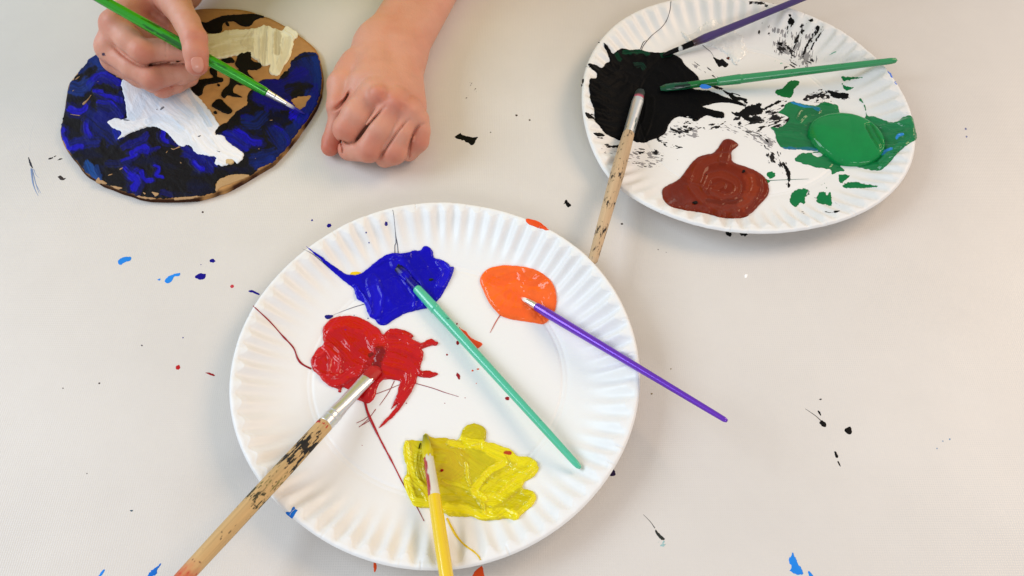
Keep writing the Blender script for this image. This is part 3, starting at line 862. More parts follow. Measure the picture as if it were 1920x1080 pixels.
G1 = srgb(150, 148, 150)
for k, (pp, an) in enumerate([(B2((380, 440), (560, 480), (760, 520), (860, 600), (800, 700), (640, 620), (480, 560), (360, 540)), 25), (B2((560, 380), (760, 300), (960, 250), (990, 400), (900, 490), (700, 500), (580, 470)), -20),
                 (B5((200, 320), (400, 260), (540, 420), (540, 540), (400, 520), (230, 420)), 100), (B5((120, 180), (260, 200), (520, 160), (620, 230), (500, 330), (250, 280)), 100), (A((760, 900), (900, 830), (1120, 830), (1160, 940), (960, 1020), (800, 1010)), 15),
                 (B4((480, 780), (620, 800), (800, 900), (880, 1020), (760, 1000), (600, 900)), 35), (B6((130, 90), (400, 100), (480, 170), (420, 230), (260, 210)), 12), (GL((330, 260), (420, 190), (640, 200), (660, 260), (450, 290)), 5), (GL((350, 900), (430, 960), (560, 1000), (640, 1010), (500, 1050)), 20)]):
    smear([pp], G1, dry=(an, 15, 3, .16), seed=80 + k, stuff=True, name='dry_brush_marks', th=.0001)

# ---- dried paint on the table top
TS = flat(0.0)
def stain(polys, c, label=None, **k):
    k.setdefault('rough', .5)
    return smear(polys, c, label, name='paint_stain', surf=TS, parent=table, th=.00018, **k)
T2 = lambda *p: conv(180, 370, 2.918, p)
T3 = lambda *p: conv(820, 90, 3.273, p)
T4 = lambda *p: conv(1140, 700, 2.842, p)
T1 = lambda *p: conv(0, 140, 4.155, p)
DB = srgb(24, 14, 130)
stain([T2((120, 360), (125, 340), (150, 328), (190, 326), (190, 345), (160, 355), (135, 370))], LBLUE, 'light blue paint stain, the leftmost of the two left of the front plate')
stain([T2((375, 462), (385, 440), (410, 425), (430, 418), (460, 413), (455, 430), (430, 435), (415, 460), (395, 470))], LBLUE, 'light blue paint stain with a tail, nearer the front plate')
stain([T2((334, 450), (352, 443), (350, 455))], LBLUE)
stain([blot(376, 518, 10, 5.5, -8)], DB, 'oval dark blue paint spot left of the front plate')
stain([blot(398.5, 488.5, 5, 4, 0)], DB, 'small round dark blue spot above the oval one')
stain([blot(617, 423, 4.2, 4)], DB, 'dark blue spot above the front plate rim')
stain([T2((832, 515), (850, 506), (870, 515), (895, 528), (890, 535), (860, 523))], DB, 'dark blue dash touching the plate rim')
stain([blot(585, 413, 2, 2), blot(377, 496, 1.6, 1.2), blot(343, 633, 1.5, 1.5)], DB)
stain([blot(334, 689, 4, 4.6)], srgb(180, 30, 34), 'small round red spot left of the front plate')
stain([blot(435, 537, 3.2, 2.6, -30)], srgb(190, 60, 70), 'tiny red spot near the plate rim')
stain([T2((596, 960), (615, 958), (640, 966), (652, 975), (640, 978), (615, 968))], srgb(150, 40, 40), 'short red dash left of the front plate')
stain([blot(380, 398, 2, 1.8), blot(266, 648, 1.8, 1.8), blot(186, 719, 2, 1.8), blot(118, 728, 1.2, 1.2), blot(163, 888, 1, 1), blot(1096, 690, 1, 1)], srgb(60, 40, 44))
stain([T3((105, 548), (140, 522), (155, 535), (210, 545), (250, 545), (240, 560), (222, 598), (190, 585), (160, 568))], BLACK, 'black paint stain right of the fist', rough=.9)
stain([T3((165, 315), (190, 290), (215, 275), (235, 245), (240, 270), (210, 290), (180, 310))], srgb(80, 66, 54), 'faint grey smudge above the black stain', dry=(-40, 10, 4, -.2))
stain([T3((220, 160), (230, 135), (243, 135), (240, 165)), T3((185, 235), (200, 210), (220, 215), (205, 235))], srgb(90, 76, 62), dry=(-60, 8, 3, .0))
stain([T3((775, 960), (790, 930), (805, 950), (818, 965), (800, 980), (785, 955))], BLACK, 'small broken black mark between the plates', rough=1.0)
stain([blot(968.5, 216, 2.2, 1.8), blot(993, 225, 1.8, 1.6), blot(920, 248, 1.6, 1.3), blot(980, 217, 1, 1), blot(1166, 420, 2.4, 2), blot(1234, 468, 1.2, 1), blot(1249.5, 473, 1.8, 1)], srgb(70, 60, 54))
stain([blot(1366, 437, 5, 7, -30)], BLACK, 'left of two black drops at the edge of the back plate')
stain([blot(1394, 437, 8, 6, 20)], BLACK, 'right of two black drops at the edge of the back plate')
stain([T4((1126, 262), (1140, 250), (1160, 265), (1160, 285), (1140, 282))], BLACK, 'black splash with a fine tail at the right')
stain([T4((1118, 200), (1130, 205), (1138, 230), (1128, 222))], BLACK)
thread('paint_stain', T4((1135, 252), (1100, 222), (1050, 188)), TS, 1.0, srgb(50, 46, 44), M['satin'], table, z=0)
stain([T4((1126, 136), (1140, 134), (1138, 143), (1128, 142))], BLACK)
stain([T4((1258, 300), (1275, 290), (1292, 285), (1300, 305), (1295, 325), (1278, 324), (1262, 312))], BLACK, 'round black splash furthest right on the table')
stain([T4((1205, 420), (1215, 418), (1227, 445), (1215, 448))], BLACK, 'upper of two thin black dashes at the lower right')
stain([T4((1222, 468), (1230, 470), (1242, 498), (1232, 490))], BLACK, 'lower of two thin black dashes at the lower right')
stain([T4((252, 832), (270, 850), (302, 880), (290, 890), (262, 862))], srgb(50, 52, 48), 'dark grey mark with a thin tail at the lower right of the front plate', rough=.9)
thread('paint_stain', T4((250, 825), (225, 790), (188, 752)), TS, .9, srgb(90, 86, 80), M['satin'], table, z=0)
stain([T4((262, 905), (290, 890), (310, 905), (290, 925))], srgb(150, 186, 186), dry=(-30, 8, 3, .0))
stain([T4((965, 990), (975, 970), (985, 955), (1000, 985), (1010, 1010), (1030, 1040), (1040, 1070), (1000, 1070), (970, 1055), (975, 1030))], LBLUE, 'largest light blue stain, by the bottom edge at the right', rough=1.0)
stain([T4((1065, 1055), (1080, 1060), (1100, 1090), (1075, 1090))], LBLUE)
stain([conv(140, 900, 4.174, [(240, 700), (230, 720), (205, 755), (180, 770), (200, 730), (225, 700)])], LBLUE, 'light blue stain at the bottom left corner')
stain([conv(140, 900, 4.174, [(675, 655), (650, 700), (640, 740), (560, 770), (600, 710), (640, 680)])], srgb(30, 110, 205), 'blue streak at the bottom edge left of the wooden brush', rough=.9)
stain([conv(140, 900, 4.174, [(330, 195), (440, 195), (440, 210), (330, 212)])], srgb(120, 160, 190), dry=(0, 7, 6, -.05), rough=.3)
stain([blot(246, 957.5, 3, 1.6)], srgb(50, 80, 100))
stain([[(886, 1085), (889, 1073), (897, 1065), (904, 1062), (907, 1072), (907, 1090)]], srgb(228, 82, 36), 'orange stain under the bottom rim of the front plate')
stain([[(700, 1056), (705, 1056), (706, 1066), (702, 1073)]], srgb(228, 82, 36), 'small orange streak below the front plate')
stain([[(1142, 884), (1148, 876), (1154, 886), (1153, 892), (1143, 892)]], srgb(40, 30, 60), 'dark stain peeping from under the right rim of the front plate', rough=.4)
stain([T1((283, 600), (300, 610), (330, 635), (315, 640), (295, 625)), T1((378, 655), (410, 640), (440, 630), (395, 660)), T1((445, 665), (470, 652), (490, 655), (455, 668))], srgb(50, 46, 46), 'row of small dark strokes left of the painted card', dry=(20, 12, 5, -.25))
stain([T1((450, 795), (470, 785), (490, 800), (515, 808), (485, 822), (465, 815))], srgb(60, 52, 50), 'small dark mark below the left edge of the painted card', rough=.9)
stain([T1((218, 645), (230, 650), (245, 690), (258, 728), (243, 720), (228, 690))], srgb(50, 50, 60), 'dark stroke at the head of the pale blue streak', rough=.4)
for q, (pp, w_) in enumerate([(((242, 730), (252, 800), (268, 880), (298, 945)), 1.5), (((250, 735), (266, 800), (285, 870), (305, 925)), 1.1), (((262, 735), (280, 780), (305, 805)), .7), (((258, 760), (280, 850), (320, 925)), .9), (((246, 770), (256, 850), (280, 915)), 1.2)]):
    thread('paint_stain', T1(*pp), TS, w_, srgb(126, 148, 188), M['satin'], table, z=0, taper=.3, seed=q)
thread('paint_stain', T1((232, 590), (240, 470), (290, 300), (345, 120), (372, 20)), TS, .7, srgb(188, 190, 194), M['satin'], table, z=-.0001)
stain([blot(1811, 242, 2.6, 2.2), blot(1812, 256, 1.8, 2)], srgb(120, 124, 160), 'faint blue grey specks right of the back plate')
stain([blot(1781, 824, 1.5, 2), blot(1757, 841, 1.5, 1.5), blot(1768, 827, 1, 1)], srgb(120, 150, 180))
stain([blot(1399, 517, 2.6, 4, 30)], srgb(250, 250, 250))
stain([blot(1258, 692, 1.6, 1.4), blot(1222, 738, 2, 1.6)], srgb(120, 100, 50))

# ------------------------------------------------------------------ painted card
CZ = 0.0036
CARD = flat(CZ)
K = lambda *p: conv(80, 0, 2.7, p)
K7 = lambda *p: conv(360, 10, 5.685, p)
K8 = lambda *p: conv(340, 180, 5.143, p)
K5 = lambda *p: conv(100, 90, 5.4, p)
K6 = lambda *p: conv(100, 220, 6.354, p)
card_poly = K((265,275),(200,340),(150,400),(128,440),(115,530),(92,640),(92,690),(130,770),(170,820),(220,880),(300,930),(400,970),(500,1000),(600,1012),(720,1010),(800,1000),(880,978),(950,950),(1060,888),(1160,828),(1230,762),(1290,685),(1340,615),(1390,535),(1413,465),(1420,400),(1410,330),(1380,250),(1300,180),(1200,115),(1100,75),(1000,48),(900,42),(800,45),(600,60),(450,120),(330,210))
co = spline(card_poly, True, 6)
# the disc is slightly cockled and the cut edge is uneven
cc = co.mean(0)
cw = unproj(co, CZ)
n = len(cw)
dirv = cw - cw.mean(0)
cw = cw + dirv * (0.004 * noise(np.arange(n) * .35, np.zeros(n), 3))[:, None]
cen = cw.mean(0)
rings = [0.0, 0.3, 0.6, 0.85, 0.97, 1.0]
V, Fq = [], []
for r in rings[1:]:
    V.append(cen + (cw - cen) * r)
V = np.vstack(V)
V[:, 2] = CZ - 0.0001
V[(len(rings) - 2) * n:, 2] = CZ - 0.0003
layers = []
for k, (zz, inset) in enumerate([(0.0028, .9985), (0.0026, .994), (0.0012, .994), (0.0009, 1.0), (0.0002, 0.998)]):
    w = cen + (cw - cen) * inset
    w[:, 2] = zz
    layers.append(w)
V = np.vstack([V] + layers + [[[cen[0], cen[1], CZ - 0.0001]]])
i = np.arange(n)
j = (i + 1) % n
nr_ = len(rings) - 1 + len(layers)
for r in range(nr_ - 1):
    Fq.append(np.stack([r * n + i, r * n + j, (r + 1) * n + j, (r + 1) * n + i], 1)[:, ::-1])
Fq = np.vstack(Fq)
Fq = np.vstack([Fq, np.array([[len(V) - 1, k, (k + 1) % n, (k + 2) % n] for k in range(0, n - 1, 2)])])
card = empty('painted_card', (cen[0], cen[1], 0))
tag(card, 'round piece of cardboard painted blue, black and white under the hand', 'painted card')
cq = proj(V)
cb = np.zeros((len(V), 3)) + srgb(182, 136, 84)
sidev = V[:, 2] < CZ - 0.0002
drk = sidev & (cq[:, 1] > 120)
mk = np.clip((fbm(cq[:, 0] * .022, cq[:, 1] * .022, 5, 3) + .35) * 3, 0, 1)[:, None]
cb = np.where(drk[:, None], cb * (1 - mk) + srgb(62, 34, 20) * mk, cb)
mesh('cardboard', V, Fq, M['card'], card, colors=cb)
BK = srgb(17, 15, 18)
UB, UB2, UB3 = srgb(24, 14, 196), srgb(15, 16, 124), srgb(18, 44, 122)
dark_poly = K((265,278),(202,343),(153,402),(131,442),(118,532),(95,641),(95,688),(133,768),(173,817),(223,876),(302,925),(402,965),(502,993),(600,1004),(720,1000),(800,992),(875,970),(875,935),(900,905),(960,885),(1040,892),(1100,850),(1158,823),(1226,757),(1284,680),(1334,612),(1384,532),(1407,463),(1413,400),(1406,333),(1390,275),(1360,262),(1310,272),(1262,305),(1250,345),(1215,370),(1190,400),(1110,405),(1070,440),(1035,480),(1035,530),(985,560),(940,610),(905,650),(868,680),(850,600),(780,520),(700,430),(400,400),(330,320))
strk = []
def s_(pts, w, c, op=.95, rh=.0002, br=.7):
    if c is UB:
        strk.append((pts, w * 1.2, srgb(13, 15, 88), .75, rh, .8))
        w, op = w * .66, .72
    elif c is UB2:
        w, op = w * .8, .75
    strk.append((pts, w, c, op, rh, br))
# left part
s_(K5((430, 90), (480, 150), (520, 190)), 17, srgb(18, 48, 128), .9)
s_(K5((300, 190), (400, 130)), 14, srgb(16, 40, 108), .8)
s_(K5((360, 380), (420, 310), (500, 270), (600, 320), (680, 370)), 10, UB)
s_(K5((440, 320), (540, 330), (640, 350)), 10, UB2)
s_(K5((180, 400), (260, 420), (340, 380)), 15, srgb(20, 48, 122), .85)
s_(K5((450, 460), (520, 500), (600, 510), (690, 540)), 8, UB)
s_(K5((420, 440), (500, 450)), 5, UB)
s_(K5((470, 560), (580, 560), (650, 620), (690, 690)), 7, UB)
s_(K5((500, 600), (640, 640), (720, 600), (720, 480)), 14, srgb(14, 24, 96), .8)
s_(K5((170, 620), (220, 650), (300, 640), (330, 600)), 11, UB)
s_(K5((100, 830), (90, 880), (130, 960), (160, 1020)), 10, UB)
s_(K5((340, 760), (330, 820), (360, 900)), 9, UB)
s_(K5((440, 740), (520, 800), (600, 880)), 24, srgb(14, 26, 100), .9)
s_(K5((480, 700), (560, 720), (640, 700)), 14, srgb(16, 22, 110), .8)
s_(K5((640, 850), (660, 900)), 9, srgb(18, 34, 150), .9)
s_(K5((170, 1000), (300, 960), (420, 940)), 13, srgb(16, 26, 116), .85)
s_(K6((130, 260), (200, 370), (330, 350)), 9, UB, .8)
# bottom
s_(K6((850, 360), (950, 310), (1050, 280), (1110, 220)), 9, UB2)
s_(K6((950, 440), (1030, 380), (1100, 360), (1120, 400)), 11, UB)
s_(K6((1000, 430), (1150, 400), (1260, 370)), 6, UB2)
s_(K6((820, 520), (930, 500), (1000, 460)), 5, UB)
s_(K6((660, 560), (800, 540), (900, 540)), 9, srgb(12, 20, 80), .7)
s_(K6((1310, 190), (1320, 260), (1380, 290)), 9, UB)
s_(K6((1440, 250), (1420, 290), (1480, 330)), 8, srgb(14, 14, 90))
s_(K6((1560, 350), (1620, 410), (1700, 440), (1778, 500)), 11, UB2)
s_(K6((1660, 530), (1720, 590), (1778, 620)), 8, UB)
s_(K6((860, 610), (930, 680), (1000, 640)), 9, UB)
s_(K6((940, 700), (1000, 760), (970, 850)), 14, UB)
s_(K6((1040, 650), (1080, 730), (1100, 750), (1180, 750)), 7, UB)
s_(K6((1200, 580), (1250, 620), (1220, 700), (1290, 720)), 6, UB)
s_(K6((430, 590), (470, 680), (530, 750)), 11, srgb(22, 70, 140), .95)
s_(K6((520, 600), (560, 700)), 6, srgb(18, 50, 110), .8)
s_(K6((1300, 900), (1400, 930)), 8, srgb(16, 18, 100), .7)
# right part
s_(K8((210, 580), (250, 560), (290, 600), (330, 650)), 9, srgb(16, 22, 120))
s_(K8((230, 530), (240, 570)), 6, UB2)
s_(K8((60, 540), (180, 600), (270, 700)), 12, srgb(14, 18, 110))
s_(K8((120, 650), (170, 690), (210, 710)), 8, UB)
s_(K8((540, 340), (600, 390), (680, 450), (760, 460)), 11, UB)
s_(K8((440, 390), (520, 430), (600, 480)), 14, srgb(16, 20, 140))
s_(K8((510, 490), (580, 520), (660, 490)), 6, UB2)
s_(K8((600, 200), (680, 210), (640, 230)), 8, UB2, .8)
s_(K8((640, 260), (720, 260), (780, 210)), 15, srgb(14, 32, 96), .85)
s_(K8((900, 300), (960, 330), (1020, 420), (1030, 480)), 7, UB)
s_(K8((880, 360), (930, 430), (980, 500)), 15, srgb(12, 24, 92), .9)
s_(K8((720, 620), (800, 600), (900, 580), (960, 560)), 17, srgb(12, 28, 92), .9)
s_(K8((740, 680), (820, 660), (860, 620)), 10, srgb(14, 34, 110), .8)
s_(K8((1000, 420), (1100, 330), (1130, 280)), 17, srgb(12, 32, 100), .85)
s_(K8((820, 60), (830, 110)), 11, UB2, .8)
s_(K8((760, 10), (860, 20), (920, 90)), 17, srgb(12, 20, 92), .8)
s_(K7((1240, 560), (1300, 640), (1330, 760), (1320, 900), (1270, 1040)), 24, srgb(12, 34, 104), .95)
s_(K7((1320, 560), (1350, 700), (1350, 860)), 10, srgb(14, 44, 120), .8)
s_(K7((1290, 880), (1300, 1000), (1270, 1070)), 10, srgb(14, 12, 130), .7)
s_(K7((1120, 640), (1180, 700), (1200, 760)), 20, srgb(12, 24, 96), .8)
s_(K7((830, 840), (940, 860), (1060, 780), (1180, 720)), 13, srgb(14, 12, 124), .95)
s_(K7((780, 880), (900, 920), (1020, 880)), 16, srgb(12, 16, 108), .9)
s_(K7((1000, 900), (1100, 830), (1230, 800)), 12, srgb(12, 18, 110), .6)
s_(K7((740, 980), (860, 1020), (1000, 1040)), 15, srgb(14, 10, 118), .9)
s_(K8((1090, 190), (1130, 170), (1180, 200), (1140, 240)), 12, srgb(24, 10, 205), 1.0)
s_(K8((1020, 70), (1090, 130), (1140, 170)), 9, UB)
s_(K8((1150, 260), (1220, 150), (1260, 30)), 14, srgb(12, 30, 118), .95)
s_(K7((1290, 500), (1180, 520), (1040, 570)), 12, BK, .9)
s_(K7((1040, 900), (1150, 870), (1250, 870)), 11, BK, .95)
lay('blue_and_black_paint', [dark_poly], CARD, 0.00035, BK, M['dull'], card, edge=3, rough=1.2, step=0.9, relief=.0003, rfreq=.08, seed=61, strokes=strk, mottle=(srgb(11, 15, 50), -.12),
    holes=[K((1258, 505), (1300, 490), (1357, 484), (1335, 520), (1308, 556), (1285, 545))])
# bare flecks of board seen through the paint, scraped spots
flk = [K5(*p) for p in [((350, 520), (380, 480), (385, 488), (325, 570), (300, 578), (300, 560)), ((170, 672), (265, 684), (265, 692), (175, 680)), ((205, 600), (240, 602), (220, 610)), ((225, 320), (262, 290), (268, 296), (240, 322)), ((190, 440), (215, 425), (215, 435), (200, 448)), ((445, 345), (460, 340), (458, 352))]]
flk += [K6(*p) for p in [((1400, 370), (1440, 378), (1500, 350), (1530, 350), (1500, 370), (1430, 392)), ((1440, 290), (1460, 280), (1458, 310)), ((790, 620), (835, 598), (838, 610), (800, 632)), ((650, 700), (680, 680), (716, 676), (690, 692)), ((1340, 430), (1362, 400), (1360, 420)), ((1510, 535), (1530, 545), (1520, 556)), ((1620, 485), (1645, 495), (1640, 505))]]
flk += [K8(*p) for p in [((840, 238), (885, 232), (870, 242)), ((735, 510), (765, 512), (750, 520)), ((710, 600), (722, 605), (715, 612)), ((740, 705), (762, 710), (750, 718))]]
lay('scraped_fleck', flk, CARD, .0005, srgb(168, 134, 96), M['dull'], card, edge=1.5, rough=.3, step=.5, seed=63, lift=.0002)['kind'] = 'stuff'
edg = [K6(*p) for p in [((520, 740), (560, 700), (560, 740), (600, 760), (640, 790), (600, 800), (560, 795), (510, 775)), ((690, 815), (780, 830), (830, 850), (760, 855), (700, 830)), ((1000, 935), (1100, 950), (1230, 970), (1160, 975), (1010, 955)), ((1060, 895), (1100, 905), (1090, 925)), ((1450, 960), (1560, 955), (1700, 940), (1778, 942), (1600, 975), (1460, 985)), ((1170, 890), (1220, 900), (1260, 915), (1220, 945), (1190, 925))]]
lay('worn_edge', edg, CARD, .0005, srgb(176, 142, 104), M['dull'], card, edge=1.5, rough=.8, step=.6, seed=64, lift=.0001)['kind'] = 'stuff'
white_poly = K((400,420),(440,390),(520,350),(700,370),(755,400),(742,440),(790,495),(845,560),(895,640),(872,678),(920,690),(940,722),(1000,762),(1022,788),(990,830),(960,815),(930,842),(870,832),(880,800),(820,790),(780,780),(740,740),(690,742),(640,682),(590,650),(540,645),(480,660),(420,690),(382,708),(400,672),(370,660),(330,627),(345,610),(372,600),(405,608),(430,600),(425,570),(415,500))
WH, WB, WS = srgb(222, 226, 233), srgb(198, 212, 228), srgb(230, 227, 228)
wstr = []
for pts, w, c, op in [(((450, 430), (470, 520), (520, 620)), 14, WS, .7), (((560, 450), (640, 520), (720, 600)), 22, WB, .8), (((500, 500), (480, 570), (440, 620)), 13, WB, .5), (((700, 450), (790, 560), (870, 670)), 9, WS, .8), (((620, 540), (740, 640), (860, 760)), 12, WS, .6), (((740, 470), (780, 540), (850, 640)), 6, WB, .9), (((880, 700), (930, 760), (1000, 790)), 12, srgb(236, 233, 233), .9), (((350, 625), (440, 640), (520, 630)), 11, srgb(236, 233, 233), .9), (((540, 620), (600, 600), (700, 660)), 9, WB, .5), (((780, 700), (840, 760), (920, 810)), 12, srgb(236, 233, 233), .8)]:
    wstr.append((K(*pts), w, c, op, .00022, .6))
wp = lay('white_paint', [white_poly], CARD, 0.0006, WH, M['dull'], card, edge=3, rough=0.9, step=0.8, seed=66, strokes=wstr, lift=.0003, relief=.00018, rfreq=.07, flow=45)
lay('grey_smudge', [K5((1085, 632), (1110, 605), (1132, 608), (1115, 630), (1095, 640)), K5((1045, 635), (1060, 622), (1055, 640)), K8((160, 400), (195, 385), (180, 408)), K8((340, 540), (380, 545), (370, 555)), K5((720, 730), (790, 742), (760, 752), (720, 745))], CARD, .0010, srgb(120, 122, 130), M['dull'], card, edge=1.5, rough=.3, step=.5, lift=.0006)['kind'] = 'stuff'
cream = K7((150,330),(270,300),(400,265),(600,255),(700,240),(780,215),(850,240),(900,245),(960,270),(1000,230),(1060,250),(1130,290),(1120,350),(1090,370),(1070,470),(1040,560),(980,650),(930,740),(870,745),(825,720),(830,640),(760,655),(700,590),(640,560),(600,540),(450,540),(320,570),(170,540))
CR, CR2 = srgb(238, 233, 204), srgb(206, 194, 158)
cstr = [(K7((780, 240), (770, 420), (760, 620)), 9, CR2, .7, .0004, .9), (K7((850, 260), (840, 450), (850, 700)), 8, srgb(240, 234, 204), .8, .0005, .6), (K7((920, 300), (915, 420), (910, 520)), 9, srgb(190, 176, 136), .8, .0003, .6), (K7((1010, 380), (990, 500), (940, 660)), 9, CR2, .5, .0004, .8),
        (K7((700, 300), (690, 420), (700, 560)), 7, srgb(240, 234, 204), .8, .0005, .8), (K7((180, 400), (400, 330), (620, 300)), 10, srgb(226, 216, 176), .6, .0003, 1.0), (K7((180, 500), (380, 470), (600, 430)), 15, srgb(222, 210, 164), .6, .0003, 1.0), (K7((1010, 260), (1080, 300), (1110, 340)), 9, srgb(238, 232, 208), .9, .0008, .9), (K7((420, 280), (600, 270), (680, 310)), 6, srgb(240, 234, 204), .8, .0004, .6), (K7((620, 330), (560, 420), (640, 480)), 8, CR2, .5, .0002, .8)]
lay('cream_paint', [cream], CARD, 0.0005, CR, M['dull'], card, edge=3, rough=0.9, step=0.8, seed=68, strokes=cstr, lift=.0001, flow=80, relief=.0002, rfreq=.08)
blacks = [K7((50,165),(150,190),(230,150),(330,115),(450,105),(600,95),(700,100),(770,125),(700,145),(660,175),(620,220),(570,225),(510,210),(470,185),(430,170),(370,180),(330,200),(320,260),(280,300),(180,295),(110,240)),
          K7((470,600),(490,540),(550,505),(630,500),(630,560),(650,595),(730,620),(738,655),(690,690),(600,690),(610,740),(660,790),(650,830),(600,850),(520,850),(480,840),(450,870),(440,930),(500,960),(545,985),(460,975),(380,960),(345,990),(310,960),(340,900),(400,840),(410,770),(470,700),(500,680),(465,640)),
          K8((295,90),(350,35),(390,40),(440,90),(490,140),(460,172),(400,160),(370,140),(320,115)),
          K7((0,850),(60,800),(180,780),(230,770),(190,710),(190,670),(240,665),(270,700),(270,760),(330,780),(325,815),(280,825),(160,850),(120,890),(110,950),(50,965),(0,920)),
          K7((300,590),(400,560),(440,575),(445,610),(340,612)), K7((360, 185), (385, 190), (395, 220), (370, 215)), K8((310, 160), (330, 148), (345, 165), (330, 175)), K7((270, 840), (295, 840), (300, 860), (275, 862)), K8((320, 355), (340, 320), (400, 275), (440, 270), (440, 330), (400, 350), (350, 368))]
for k, bpoly in enumerate(blacks):
    lay('black_paint', [bpoly], CARD, 0.0004, srgb(14, 11, 10), M['dull'], card, edge=3, rough=0.6, step=0.8, seed=70 + k, lift=.0005)
o = lay('bare_patch', [K((878,968),(878,935),(900,905),(960,885),(1000,880),(1045,888),(1020,905),(960,925),(905,948))], CARD, .0003, srgb(176, 142, 100), M['dull'], card, edge=2, rough=.8, step=.7, lift=.0001, relief=.0004, rfreq=.1, flow=-20)
o['label'] = 'torn bare cardboard patch at the lower edge'
lay('tan_dab', [K8((430, 640), (450, 618), (500, 622), (500, 655), (440, 665))], CARD, .0004, srgb(200, 172, 128), M['dull'], card, edge=2, rough=.8, step=.6, lift=.0009)

# ------------------------------------------------------------------ paint brushes
def depth(p):
    return p[1] * CP - (p[2] - CAM_H) * SP


def lathe_part(name, p0, p1, prof, mat, parent, colorf, k=28, n=60, fibre=0.0, fan=0.0, endcap=True, seed=0):
    """prof: (photo fraction along the brush, half width, flatness) between tip p0 and end p1"""
    d0, d1 = depth(p0), depth(p1)
    prof = np.array(prof, float)
    S = np.unique(np.r_[np.linspace(prof[0, 0], prof[-1, 0], n), prof[:, 0]])
    W = np.interp(S, prof[:, 0], prof[:, 1])
    Fl = np.interp(S, prof[:, 0], prof[:, 2])
    T = S * d0 / (d1 - S * (d1 - d0))
    ax = (p1 - p0) / np.linalg.norm(p1 - p0)
    side = np.cross(ax, [0, 0, 1.0])
    side /= np.linalg.norm(side)
    up = np.cross(side, ax)
    C = p0 + (p1 - p0) * T[:, None]
    R = W * (C[:, 1] * CP - (C[:, 2] - CAM_H) * SP) / F_PX
    a = np.arange(k) / k * 2 * np.pi
    AA, SS = np.meshgrid(a, S)
    RR = np.repeat(R[:, None], k, 1)
    if fibre:
        RR = RR * (1 + fibre * noise(AA * 3.5 + seed, SS * 18, seed) + 0.5 * fibre * noise(AA * 9, SS * 40, seed + 1))
    V = C[:, None, :] + side * (RR * np.cos(AA))[..., None] + up * (RR * np.sin(AA) * Fl[:, None])[..., None]
    V = V.reshape(-1, 3)
    m = len(S)
    i = np.arange(m - 1)
    Fc = []
    for q in range(k):
        b2 = (q + 1) % k
        Fc.append(np.stack([i * k + q, (i + 1) * k + q, (i + 1) * k + b2, i * k + b2], 1))
    Fc = np.vstack(Fc)
    V = np.vstack([V, C[:1], C[-1:]])
    caps = []
    for q in range(0, k, 2):
        caps.append([m * k, q, (q + 1) % k, (q + 2) % k])
        caps.append([m * k + 1, (m - 1) * k + (q + 2) % k, (m - 1) * k + (q + 1) % k, (m - 1) * k + q])
    Fc = np.vstack([Fc, np.array(caps)])
    cc_ = colorf(np.r_[SS.ravel(), S[0], S[-1]], np.r_[AA.ravel(), 0, 0])
    return mesh(name, V, Fc, mat, parent, colors=cc_)


def cst(c):
    c = np.asarray(c, float)
    return lambda s, a: np.zeros((len(s), 3)) + c


def brush(label, tip, end, parts, group=None):
    p0, p1 = P(*tip), P(*end)
    e = empty('paint_brush', (p0 if p0[2] < p1[2] else p1))
    tag(e, label, 'paint brush', group or 'paint brushes')
    L = math.hypot(end[0] - tip[0], end[1] - tip[1])
    for k, (nm, pr, mt, cf, kw) in enumerate(parts):
        lathe_part(nm, p0, p1, [(a / L, b, c) for a, b, c in pr], mt, e, cf, seed=k + int(L), **kw)
    return e


M['lacquer'] = material('lacquered_handle', (.5, .5, .5), rough=0.25, coat=0.6, attr=True, bump=[(250, 0.00006, 2)])
M['pearl'] = material('pearl_lacquer_handle', (.5, .5, .5), rough=0.24, coat=0.5, metal=0.35, attr=True, bump=[(200, 0.0001, 2)])
M['rawwood'] = material('raw_wood_handle', (.5, .5, .5), rough=0.6, spec=0.3, attr=True, bump=[(400, 0.00008, 4)])
M['steel'] = material('ferrule_metal', (.5, .5, .5), rough=0.33, metal=0.85, attr=True, bump=[(300, 0.00005, 2)])
M['bristle'] = material('bristles', (.5, .5, .5), rough=0.55, attr=True, bump=[(1500, 0.0001, 2)])


def wood_color(seed, spots, base=(198, 164, 114), endc=None, dens=0.05):
    def f(s, a):
        c = np.zeros((len(s), 3)) + srgb(*base)
        g = fbm(a * 2.2 + 3, s * 4, seed, 4)
        c *= (1 + 0.22 * g)[:, None]
        streak = fbm(a * 5, s * 2.5, seed + 5, 3)
        c = c * (1 - 0.25 * np.clip(streak, 0, 1))[:, None]
        for cs, wd, st_, colr in spots:
            dm = np.exp(-((s - cs) / wd) ** 2) * st_
            nz = fbm(a * 6 + 1 + 30 * (s * 3 % 1) * 0, s * 48 + a * 1.5, seed + 9, 5)
            m = (np.clip((dm + nz * 1.5 - 0.72) * 5, 0, 1) * smooth(.03, .25, dm))[:, None]
            c = c * (1 - m) + np.asarray(colr) * m
        nz = fbm(a * 3 + 7, s * 60, seed + 12, 2)
        m = np.clip((nz - 0.62 + dens) * 8, 0, 1)[:, None] * .7
        c = c * (1 - m) + srgb(50, 44, 36) * m
        if endc is not None:
            m = (smooth(endc[0], endc[1], s + 0.01 * nz) * (0.75 + .25 * nz))[:, None]
            c = c * (1 - m) + np.asarray(endc[2]) * m
        return np.clip(c, 0, 1)
    return f


def speck(base, seed, c2, thr=.5, f=40):
    def g(s, a):
        c = np.zeros((len(s), 3)) + np.asarray(base, float)
        m = np.clip((fbm(a * 2 + 2, s * f, seed, 3) - thr) * 10, 0, 1)[:, None]
        return c * (1 - m) + np.asarray(c2) * m
    return g


